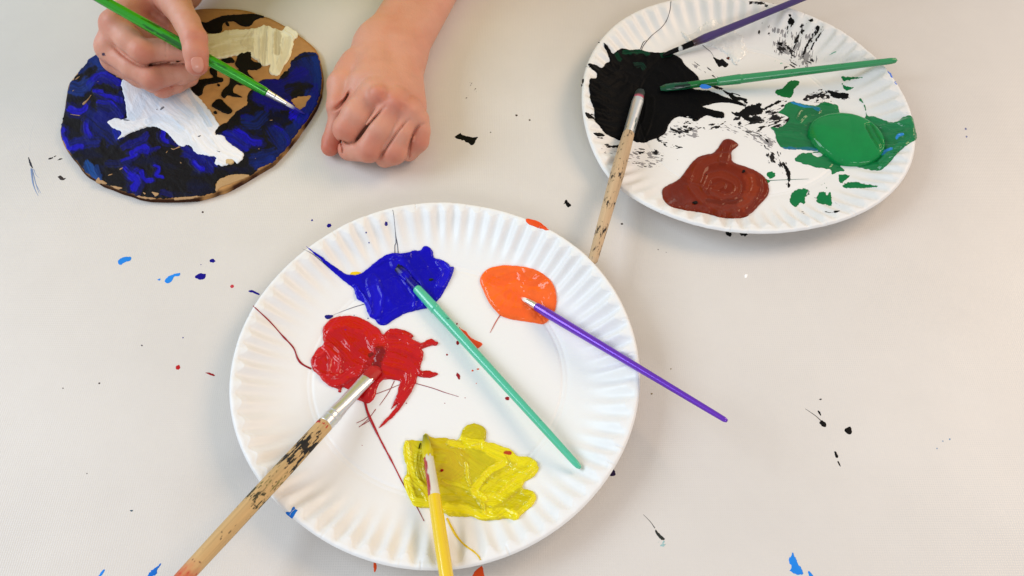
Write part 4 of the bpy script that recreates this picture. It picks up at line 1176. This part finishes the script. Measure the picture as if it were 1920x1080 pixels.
def two(c1, c2, at, w=.01, side=None, sidec=None):
    def g(s, a):
        m = smooth(at - w, at + w, s)[:, None]
        c = np.asarray(c1) * (1 - m) + np.asarray(c2) * m
        if side is not None:
            q = (np.clip((np.cos(a - side) - .35 + .2 * noise(s * 40, a * 2, 4)) * 6, 0, 1))[:, None]
            c = c * (1 - q) + np.asarray(sidec) * q
        return c
    return g


SIL = np.array([.72, .73, .74])
# wooden brush in the red paint (runs out of the picture at the bottom left)
brush('thick plain wooden brush resting in the red paint, its handle smeared with black', (709, 688, .0028), (310, 1120, .0375), [
    ('bristles', [(0, 5, .3), (6, 13, .35), (18, 14, .45), (30, 13, .55)], M['bristle'], two(srgb(182, 15, 19), srgb(160, 12, 15), .04, .02), dict(fibre=.10)),
    ('ferrule', [(26, 13.5, .45), (60, 13, .65), (100, 13.5, .85), (118, 15.2, 1), (120, 15.8, 1), (123, 15.2, 1), (128, 15.4, 1), (130, 16, 1), (133, 15.5, 1), (146, 15.4, 1)], M['steel'], cst(SIL), dict(n=90)),
    ('handle', [(142, 14.4, 1), (148, 15.4, 1), (190, 15.8, 1), (250, 16.6, 1), (330, 17, 1), (430, 16.8, 1), (520, 16.2, 1), (575, 15.6, 1), (590, 9, 1)], M['rawwood'],
     wood_color(5, [(.355, .05, 1.25, srgb(28, 26, 26)), (.42, .03, 1.1, srgb(34, 30, 28)), (.57, .035, .85, srgb(60, 56, 34)), (.50, .09, .35, srgb(120, 110, 60)), (.262, .006, .9, srgb(180, 40, 40))], endc=(.84, .93, srgb(196, 60, 40))), dict(n=700, k=84))])
# teal brush
brush('slim teal green brush lying from the blue paint across the front plate', (744, 500, .0030), (1088, 878, .0115), [
    ('bristles', [(0, 5, .5), (5, 9, .7), (20, 10.5, .8), (34, 9, .9)], M['blue_wet'], two(srgb(24, 22, 60), BLUE, .03, .02), dict(fibre=.12)),
    ('ferrule', [(30, 8.5, .9), (56, 8, 1), (58, 8, 1)], M['blue_wet'], speck(srgb(16, 12, 130), 4, srgb(40, 70, 110), .35), {}),
    ('handle', [(54, 7.5, 1), (58, 9.0, 1), (105, 10.2, 1), (108, 10.6, 1), (110, 9.6, 1), (200, 8.8, 1), (320, 8.0, 1), (430, 7.4, 1), (497, 6.6, 1), (506, 5.4, 1), (511, 2.5, 1)], M['lacquer'], speck(srgb(74, 186, 150), 6, srgb(30, 96, 90), .62), dict(n=160))])
# purple brush
brush('slim purple brush in the orange paint, its end overhanging the table at right', (976, 557, .0030), (1364, 790, .0318), [
    ('bristles', [(0, 1.5, .8), (8, 4, .8), (18, 5.5, .9)], M['bristle'], two(ORANGE, srgb(236, 232, 226), .012, .01), dict(fibre=.10)),
    ('ferrule', [(14, 5.5, .9), (24, 6.5, 1), (36, 7.0, 1)], M['steel'], cst(SIL), {}),
    ('handle', [(33, 6.5, 1), (36, 8.0, 1), (60, 9, 1), (110, 8.6, 1), (200, 7.6, 1), (320, 6.4, 1), (420, 5.6, 1), (446, 5.2, 1), (452, 3, 1)], M['pearl'], cst(srgb(104, 40, 186)), dict(n=120))])
# yellow brush
brush('yellow handled brush in the yellow paint, running out of the picture at the bottom', (797, 816, .0030), (846, 1140, .0275), [
    ('bristles', [(0, 4, .6), (10, 7, .7), (28, 11, .75), (44, 10, .9)], M['wet'], two(srgb(130, 128, 36), srgb(206, 190, 30), .05, .05), dict(fibre=.14)),
    ('ferrule', [(40, 9.5, .9), (60, 10, 1), (100, 11, 1), (118, 12, 1)], M['lacquer'], two(srgb(214, 208, 190), srgb(222, 214, 196), .3, .02, side=0.0, sidec=srgb(168, 26, 30)), {}),
    ('handle', [(114, 11, 1), (117, 12.2, 1), (160, 13.0, 1), (210, 13.6, 1), (300, 13.5, 1), (326, 11, 1)], M['lacquer'], cst(srgb(236, 200, 26)), dict(n=80))])
# wooden brush on the back plate
brush('paint spattered wooden brush standing off the back plate with its end under the front plate', (1202, 168, .0060), (1108, 501, .0225), [
    ('bristles', [(0, 6, .4), (6, 9, .5), (14, 9, .6), (20, 10, .6)], M['bristle'], two(srgb(22, 40, 38), srgb(206, 90, 120), .04, .012), dict(fibre=.10)),
    ('ferrule', [(17, 10, .6), (24, 11, .7), (60, 10.5, .9), (88, 10.5, 1)], M['steel'], speck(np.array([.80, .82, .83]), 14, srgb(50, 90, 80), .42, 14), dict(n=80)),
    ('handle', [(84, 9.8, 1), (88, 11, 1), (120, 12.4, 1), (165, 13.2, 1), (220, 12, 1), (290, 10.4, 1), (332, 9.4, 1), (338, 5, 1)], M['rawwood'],
     wood_color(9, [(.50, .04, .62, srgb(40, 34, 32)), (.82, .03, .8, srgb(30, 26, 26)), (.66, .03, .4, srgb(50, 44, 40)), (.92, .03, .4, srgb(60, 50, 46))], base=(196, 168, 134), dens=.12), dict(n=560, k=72))])
# dark purple brush
brush('dark purple brush with a blackened ferrule crossing the far rim of the back plate', (1243, 104, .0040), (1600, -42, .0295), [
    ('bristles', [(0, 2.5, .8), (10, 4.4, .9), (28, 4.6, 1), (32, 4.6, 1)], M['satin'], cst(BLACK), dict(fibre=.10)),
    ('ferrule', [(30, 4.6, 1), (34, 5, 1), (62, 6, 1)], M['satin'], two(srgb(206, 208, 208), BLACK, .097, .004), {}),
    ('handle', [(58, 5.6, 1), (62, 6.4, 1), (86, 8.4, 1), (100, 8.2, 1), (108, 7.6, 1), (200, 6.4, 1), (300, 6.0, 1), (380, 5.6, 1), (386, 3, 1)], M['lacquer'], two(srgb(52, 20, 28), srgb(62, 38, 104), .19, .03), dict(n=100))])
# green brush
brush('green brush from the black paint to beyond the right rim of the back plate', (1238, 166, .0040), (1682, 113, .0210), [
    ('bristles', [(0, 5, .5), (10, 8, .7), (40, 8, .8), (56, 7, .9)], M['wet'], speck(srgb(22, 80, 54), 3, srgb(16, 34, 26), .2, 14), dict(fibre=.12)),
    ('ferrule', [(52, 6.5, 1), (80, 6.6, 1), (110, 7, 1)], M['wet'], two(srgb(24, 110, 50), srgb(36, 120, 66), .24, .01), {}),
    ('handle', [(106, 7, 1), (110, 8.2, 1), (140, 9.2, 1), (150, 9.4, 1), (154, 8.6, 1), (250, 7.4, 1), (360, 6.6, 1), (436, 6.0, 1), (444, 4.8, 1), (447, 2, 1)], M['lacquer'], speck(srgb(38, 142, 84), 5, srgb(18, 90, 54), .55, 30), dict(n=140))])
lay('blue_fleck', [[(1311, 162), (1316, 158), (1326, 159), (1334, 163), (1326, 166), (1317, 166)]], flat(.0105), .0006, srgb(36, 120, 220), M['wet'], None, edge=2, rough=.6, step=.5)
bf = bpy.data.objects['blue_fleck']
gb = [o for o in scene.objects if o.name.startswith('ferrule') and o.parent and 'green brush from' in o.parent.get('label', '')][0]
bf.parent = gb
bf.location = bf.location - gb.location - gb.parent.location
# brush held in the hand
HT, HE = (572, 214, .0046), (150, -24, .082)
brush('glossy bright green brush held in the hand, its tip on the painted card', HT, HE, [
    ('bristles', [(0, .8, .9), (8, 2.4, .9), (28, 3.4, 1), (44, 4.0, 1)], M['bristle'], two(srgb(22, 14, 150), srgb(220, 218, 216), .056, .014), dict(fibre=.08)),
    ('ferrule', [(40, 4.1, 1), (60, 5.7, 1), (64, 6.2, 1), (66, 5.8, 1), (86, 7.4, 1)], M['steel'], cst(SIL), {}),
    ('handle', [(82, 7.4, 1), (86, 8.2, 1), (120, 9.2, 1), (160, 10.0, 1), (220, 10.6, 1), (320, 10.6, 1), (400, 9.8, 1), (480, 9, 1), (484, 5, 1)], M['pearl'], speck(srgb(46, 168, 34), 8, srgb(20, 104, 26), .25, 16), dict(n=160))])

# ------------------------------------------------------------------ the person
def cone(p, a, b, ra, rb):
    f = np.float32
    ab = (b - a)
    i2 = f(1.0 / (ab @ ab))
    x, y, z = (p[:, k] - f(a[k]) for k in range(3))
    t = x * f(ab[0])
    t += y * f(ab[1])
    t += z * f(ab[2])
    t *= i2
    np.clip(t, 0, 1, out=t)
    x -= t * f(ab[0])
    y -= t * f(ab[1])
    z -= t * f(ab[2])
    x *= x
    x += y * y
    x += z * z
    np.sqrt(x, out=x)
    t *= f(rb - ra)
    x -= t
    x -= f(ra)
    return x


def smin(a, b, k):
    h = np.maximum(k - np.abs(a - b), 0)
    return np.minimum(a, b) - h * h * np.float32(0.25 / k)


def smax(a, b, k):
    return -smin(-a, -b, k)


def surface_nets(sdf, lo, hi, h, block=12):
    lo, hi = np.array(lo, float), np.array(hi, float)
    nb = np.ceil((hi - lo) / (h * block)).astype(int)
    n = nb * block + 1
    bi = np.stack(np.meshgrid(*[np.arange(k) for k in nb], indexing='ij'), -1).reshape(-1, 3)
    ctr = lo + (bi + 0.5) * block * h
    F32 = lambda q: np.asfortranarray(q.astype(np.float32))
    dc = sdf(F32(ctr))
    D = np.zeros(n, np.float32)
    act = np.abs(dc) < block * h * 0.92
    big = np.repeat(np.repeat(np.repeat(np.where(dc > 0, 1.0, -1.0).reshape(nb).astype(np.float32), block, 0), block, 1), block, 2)
    D[:-1, :-1, :-1] = big
    D[-1], D[:, -1], D[:, :, -1] = 1, 1, 1
    loc = np.stack(np.meshgrid(*[np.arange(block + 1)] * 3, indexing='ij'), -1).reshape(-1, 3)
    ab = bi[act]
    for s in range(0, len(ab), 400):
        idx = (ab[s:s + 400, None, :] * block + loc[None]).reshape(-1, 3)
        D[idx[:, 0], idx[:, 1], idx[:, 2]] = sdf(F32(lo + idx * h))
    ins = D < 0
    c = np.zeros(np.array(n) - 1, np.int8)
    for dx in (0, 1):
        for dy in (0, 1):
            for dz in (0, 1):
                c += ins[dx:n[0] - 1 + dx, dy:n[1] - 1 + dy, dz:n[2] - 1 + dz]
    cells = np.argwhere((c > 0) & (c < 8))
    vid = np.full(c.shape, -1, np.int64)
    vid[cells[:, 0], cells[:, 1], cells[:, 2]] = np.arange(len(cells))
    acc = np.zeros((len(cells), 3))
    cnt = np.zeros(len(cells))
    corners = [(x, y, z) for x in (0, 1) for y in (0, 1) for z in (0, 1)]
    for ax in range(3):
        for cr in corners:
            if cr[ax]: continue
            a = cells + np.array(cr)
            e = np.zeros(3, int); e[ax] = 1
            b = a + e
            da = D[a[:, 0], a[:, 1], a[:, 2]]
            db = D[b[:, 0], b[:, 1], b[:, 2]]
            m = (da < 0) != (db < 0)
            t = da / np.where(m, da - db, 1)
            q = np.array(cr) + t[:, None] * e
            acc += np.where(m[:, None], q, 0)
            cnt += m
    V = lo + (cells + acc / cnt[:, None]) * h
    Fq = []
    for ax in range(3):
        u, w = (ax + 1) % 3, (ax + 2) % 3
        sl0 = [slice(1, -1)] * 3
        a0, a1 = [slice(1, k - 1) for k in n], [slice(1, k - 1) for k in n]
        a0[ax], a1[ax] = slice(0, n[ax] - 1), slice(1, n[ax])
        s0, s1 = ins[tuple(a0)], ins[tuple(a1)]
        idx = np.argwhere(s0 != s1)
        sign = s0[idx[:, 0], idx[:, 1], idx[:, 2]]
        base = idx + 1
        base[:, ax] -= 1
        eu, ew = np.zeros(3, int), np.zeros(3, int)
        eu[u], ew[w] = 1, 1
        g = lambda q: vid[q[:, 0], q[:, 1], q[:, 2]]
        quad = np.stack([g(base - eu - ew), g(base - ew), g(base), g(base - eu)], 1)
        quad[~sign] = quad[~sign][:, ::-1]
        Fq.append(quad)
    Fq = np.vstack(Fq)
    Fq = Fq[(Fq >= 0).all(1)]
    return V, Fq


def chain(pts):
    return [(P(*q[:3]), q[3] / 1000.0) for q in pts]


def hand_sdf(palm, fingers, arm, creases, kp=0.006, kf=0.0038, kk=0.0006, extra=(), bumps=()):
    def f(p):
        d = None
        for a, b, ra, rb in palm:
            c = cone(p, a, b, ra, rb)
            d = c if d is None else smin(d, c, kp)
        for a, b, ra, rb in arm:
            d = smin(d, cone(p, a, b, ra, rb), 0.012)
        for a, r, k in bumps:
            d = smin(d, cone(p, a, a + np.array([0, 0, 1e-4]), r, r), k)
        out = d
        for ch in fingers:
            c = None
            for (a, ra), (b, rb) in zip(ch[:-1], ch[1:]):
                q = cone(p, a, b, ra, rb)
                c = q if c is None else smin(c, q, 0.0022)
            out = smin(out, smin(c, d, kf), kk)
        near = np.where(np.abs(out) < .006)[0]
        if len(near) and creases:
            pj = proj(p[near])
            zz = p[near, 2]
            for pts, w, dp, z0, z1 in creases:
                pl = np.array(pts, float)
                b0, b1 = pl.min(0) - 3 * w, pl.max(0) + 3 * w
                s_ = np.where((pj[:, 0] > b0[0]) & (pj[:, 0] < b1[0]) & (pj[:, 1] > b0[1]) & (pj[:, 1] < b1[1]) & (zz > z0) & (zz < z1))[0]
                if not len(s_): continue
                d, S, _, _, L = seg_dist(pj[s_, 0], pj[s_, 1], spline(pl, False, 4), False)
                fade = smooth(0, .22 * L, S) * smooth(0, .15 * L, L - S)
                out[near[s_]] += (dp * np.exp(-(d / w) ** 2) * (.25 + .75 * fade)).astype(np.float32)
        return out
    return f


Z0 = 0.0
# --- fist (left hand of the child), resting on the table
fi = [chain([(702, 176, .034, 10.2), (668, 216, .029, 9.8), (650, 242, .0235, 9.0), (664, 262, .011, 7.4)]),
      chain([(742, 192, .0335, 9.8), (712, 242, .0265, 9.0), (692, 280, .0175, 8.6), (655, 280, .0095, 7.8)]),
      chain([(768, 208, .0285, 9.2), (752, 252, .0225, 8.6), (739, 285, .0155, 8.2), (722, 294, .0085, 7.4)]),
      chain([(783, 224, .0215, 8.0), (785, 246, .0185, 7.6), (783, 264, .0145, 7.4), (766, 284, .0075, 6.8)]),
      chain([(668, 124, .021, 12.0), (642, 160, .024, 10.4), (636, 200, .0215, 8.5), (637, 220, .0165, 7.4), (623, 264, .0085, 6.7), (619, 276, .0072, 6.2)])]
W1, W2 = P(712, 88, .0185), P(752, 108, .0175)
palm = [(W1, P(690, 158, .029), .0150, .0120), (W1, P(716, 172, .0315), .0150, .0112), (W2, P(746, 190, .0285), .0140, .0105), (W2, P(771, 200, .022), .0140, .0102),
        (W1, P(664, 140, .021), .0140, .0125), (P(676, 168, .028), P(662, 196, .026), .009, .008), (P(700, 180, .018), P(755, 205, .016), .015, .013), (P(690, 205, .014), P(745, 240, .013), .011, .011), (P(690, 240, .014), P(735, 262, .012), .0105, .010)]
A1, A2 = P(812, -70, .018), P(842, -56, .018)
E1 = np.array([0.030, 0.690, 0.045])
arm = [(W1, A1, .0152, .0155), (W2, A2, .0150, .0155), (A1, E1, .0155, .024), (A2, E1, .0155, .024), (E1, np.array([.01, .67, .22]), .026, .032)]


cre = [([(722, 201), (712, 211), (690, 236), (667, 265), (664, 272)], 2.3, .0032, .016, .042), ([(768, 225), (758, 232), (735, 262), (712, 298)], 2.0, .0028, .010, .040),
       ([(795, 232), (783, 238), (773, 255), (768, 275), (767, 300)], 2.0, .0026, .006, .030), ([(657, 168), (648, 186), (634, 200), (626, 207)], 3.0, .0034, .020, .040),
       ([(640, 261), (652, 268), (667, 266)], 1.8, .0018, .010, .030), ([(624, 236), (634, 250), (641, 272), (643, 290)], 1.8, .0020, -.01, .022), ([(716, 172), (728, 186)], 6, .0006, .03, .05), ([(752, 196), (762, 206)], 6, .0006, .02, .05)]
bum = [(P(709, 178, .0405), .0062, .006), (P(743, 195, .0375), .0060, .006), (P(768, 210, .032), .0056, .006), (P(786, 225, .026), .005, .005)]
fist = hand_sdf(palm, fi, arm, cre, bumps=bum)
def clampz(fn, z):
    return lambda p: smax(fn(p), z - p[:, 2], 0.0015)
fist = clampz(fist, 0.0004)

# --- hand holding the brush (right hand of the child), resting on the card
thumb = chain([(300, -42, .050, 13), (331, 10, .0565, 10.0), (350, 42, .0575, 8.6), (364, 72, .0560, 8.4), (367, 98, .0520, 7.9), (369, 121, .0465, 7.5)])
fh = [chain([(214, 46, .050, 9.6), (243, 76, .0490, 8.6), (267, 97, .0460, 8.2), (290, 95, .0425, 7.8), (318, 96, .0405, 7.7), (352, 99, .0385, 7.2)]),
      chain([(205, 90, .036, 9.4), (250, 126, .0340, 8.4), (286, 147, .0305, 8.0), (312, 142, .0275, 7.2), (340, 139, .0255, 6.8), (360, 134, .0245, 6.4)]),
      chain([(214, 112, .024, 9.0), (262, 142, .0205, 8.0), (305, 163, .0165, 7.4), (330, 156, .0145, 6.6), (356, 146, .0130, 6.0)]),
      chain([(225, 112, .015, 8.4), (265, 138, .0130, 7.2), (300, 146, .0120, 6.6), (335, 142, .0115, 6.0)]),
      thumb]
W = P(312, -32, .033)
palm2 = [(W, P(219, 46, .047), .0175, .0105), (W, P(211, 84, .036), .0170, .0105), (W, P(220, 108, .026), .0165, .0100), (W, P(232, 108, .018), .0150, .0095),
         (W, P(322, 0, .051), .0160, .0105), (P(255, 60, .036), P(280, 90, .028), .013, .012), (P(300, 60, .030), P(320, 100, .022), .011, .011), (P(300, 112, .030), P(345, 112, .027), .0085, .0075)]
F2 = P(418, -190, .040)
E2 = np.array([-0.265, 0.720, 0.05])
arm2 = [(P(305, -38, .033), F2, .0185, .0215), (P(335, -30, .029), F2, .0175, .0215), (F2, E2, .0215, .026), (E2, np.array([-.255, .69, .22]), .026, .032)]
cre2 = [([(212, 87), (232, 104), (258, 121), (278, 124), (290, 119)], 3.0, .0023, .030, .056), ([(290, 119), (312, 116), (345, 114)], 1.7, .0018, .026, .056),
        ([(258, 160), (282, 176), (300, 170), (350, 150)], 1.4, .0010, .008, .030), ([(313, 70), (311, 85), (312, 112)], 1.2, .0007, .035, .06), ([(320, 76), (318, 110)], 1.0, .0004, .035, .06),
        ([(350, 66), (366, 63), (382, 66)], 1.0, .0003, .05, .08), ([(350, 71), (366, 69), (382, 72)], 1.0, .0003, .05, .08), ([(232, 8), (215, 18)], 5, .0005, .03, .06),
        ([(272, 22), (300, 40), (318, 52)], 5, .0012, .035, .07)]
bum2 = [(P(213, 42, .0545), .007, .006), (P(204, 84, .041), .007, .006)]
hold = hand_sdf(palm2, fh, arm2, cre2, bumps=bum2, kk=.0008)
hp0, hp1 = P(*HT), P(*HE)
def hold2(p):
    d = hold(p)
    return smax(d, -cone(p, hp0, hp1, .0030, .0036), .0008)   # the grip closes round the handle
hold2 = clampz(hold2, 0.0046)

SK = srgb(208, 150, 128)
def skin_col(V, warm):
    c = np.zeros((len(V), 3)) + SK
    c *= (1 + 0.05 * fbm(V[:, 0] * 160, V[:, 1] * 160 + V[:, 2] * 90, 5, 4))[:, None]
    redc = srgb(188, 98, 76)
    for a, r, s in warm:
        d = np.sqrt(((V - a) ** 2).sum(1))
        m = (s * np.exp(-(d / r) ** 2))[:, None]
        c = c * (1 - m) + redc * m
    mot = np.clip(fbm(V[:, 0] * 60 + 4, V[:, 1] * 60 + V[:, 2] * 40, 8, 3), 0, 1)[:, None] * .25
    return c * (1 - mot) + redc * mot


M['skin'] = material('child_skin', (.5, .5, .5), rough=0.5, spec=0.35, attr=True, sss=(0.35, (1.0, .35, .2), 0.0035), bump=[(900, .00012, 3), (160, .0004, 3)])
person = empty('person', (-0.14, 0.72, 0))
tag(person, 'child in yellow, one hand painting with a green brush, the other a resting fist', 'person')
warm = [(P(*q[:3]), .009, .55) for q in [(650, 250, .030), (692, 292, .022), (738, 296, .020), (786, 270, .02), (743, 196, .042), (709, 180, .045), (764, 200, .03), (644, 190, .030)]] + [(P(620, 275, .01), .011, .9), (P(700, 262, .03), .006, .5)]
V1, Q1 = surface_nets(fist, (-0.175, 0.345, -0.004), (0.075, 0.84, 0.235), 0.00085)
warm2 = [(P(*q), .009, .5) for q in [(268, 100, .05), (290, 155, .035), (306, 168, .02), (368, 72, .06), (206, 40, .055)]] + [(P(372, 128, .05), .009, .85), (P(345, 90, .04), .010, .5), (P(290, 20, .045), .016, .35)]
V2, Q2 = surface_nets(hold2, (-0.335, 0.405, 0.0), (-0.165, 0.86, 0.235), 0.00085)
Vb = np.vstack([V1, V2])
Cb = np.vstack([skin_col(V1, warm), skin_col(V2, warm2)])
# a speck of dark paint on the knuckle
m = np.sqrt(((V2 - P(194, 102, .036)) ** 2).sum(1))
pj = proj(V2)
sel = (np.hypot(pj[:, 0] - 194, pj[:, 1] - 102) < 3.0)
Cb[len(V1):][sel] = srgb(60, 44, 70)
body = mesh('body', Vb, np.vstack([Q1, Q2 + len(V1)]), M['skin'], person, colors=Cb)
# thumb nail
M['nail'] = material('fingernail', srgb(206, 142, 124), rough=0.3, coat=0.15, spec=0.5, sss=(0.2, (1, .4, .3), .001))
ta, tb = P(367, 98, .0520), P(370, 123, .0465)
nc = P(371, 122, .0530)
tax = (tb - ta) / np.linalg.norm(tb - ta)
def nail(p):
    d = cone(p, ta, tb, .0079, .0075) - .00018
    q = p - nc
    al = q @ tax
    pr = q - al[:, None] * tax
    rad = np.sqrt((pr ** 2).sum(1))
    e = ((al / .0058) ** 4 + (rad / .0054) ** 4) ** .25 - 1
    return smax(d, e * .0045, .0004)
Vn, Qn = surface_nets(nail, nc - .009, nc + .009, .0004, block=8)
if len(Vn): mesh('fingernail', Vn, Qn, M['nail'], person)

M['shirt'] = material('yellow_cotton', srgb(232, 228, 40), rough=0.9, spec=0.1, bump=[(120, .002, 5), (1500, .0003, 2)])
def shirt(p):
    cz = p[:, 2] - .15
    q = (p - np.array([-.14, .60, .15]) + np.stack([0 * cz, cz * .5, 0 * cz], 1)) / np.array([.125, .085, .25])
    d = (np.sqrt((q ** 2).sum(1)) - 1) * .095
    d = smin(d, cone(p, np.array([-.04, .60, .29]), np.array([.028, .70, .15]), .045, .040), .03)
    d = smin(d, cone(p, np.array([-.23, .60, .29]), np.array([-.262, .72, .15]), .045, .040), .03)
    return d + .004 * np.sin(p[:, 2] * 70 + 20 * p[:, 0]) * np.cos(p[:, 0] * 50)
Vs, Qs = surface_nets(shirt, (-.36, .36, -.22), (.12, .90, .52), .006, block=8)
mesh('shirt', Vs, Qs, M['shirt'], person)
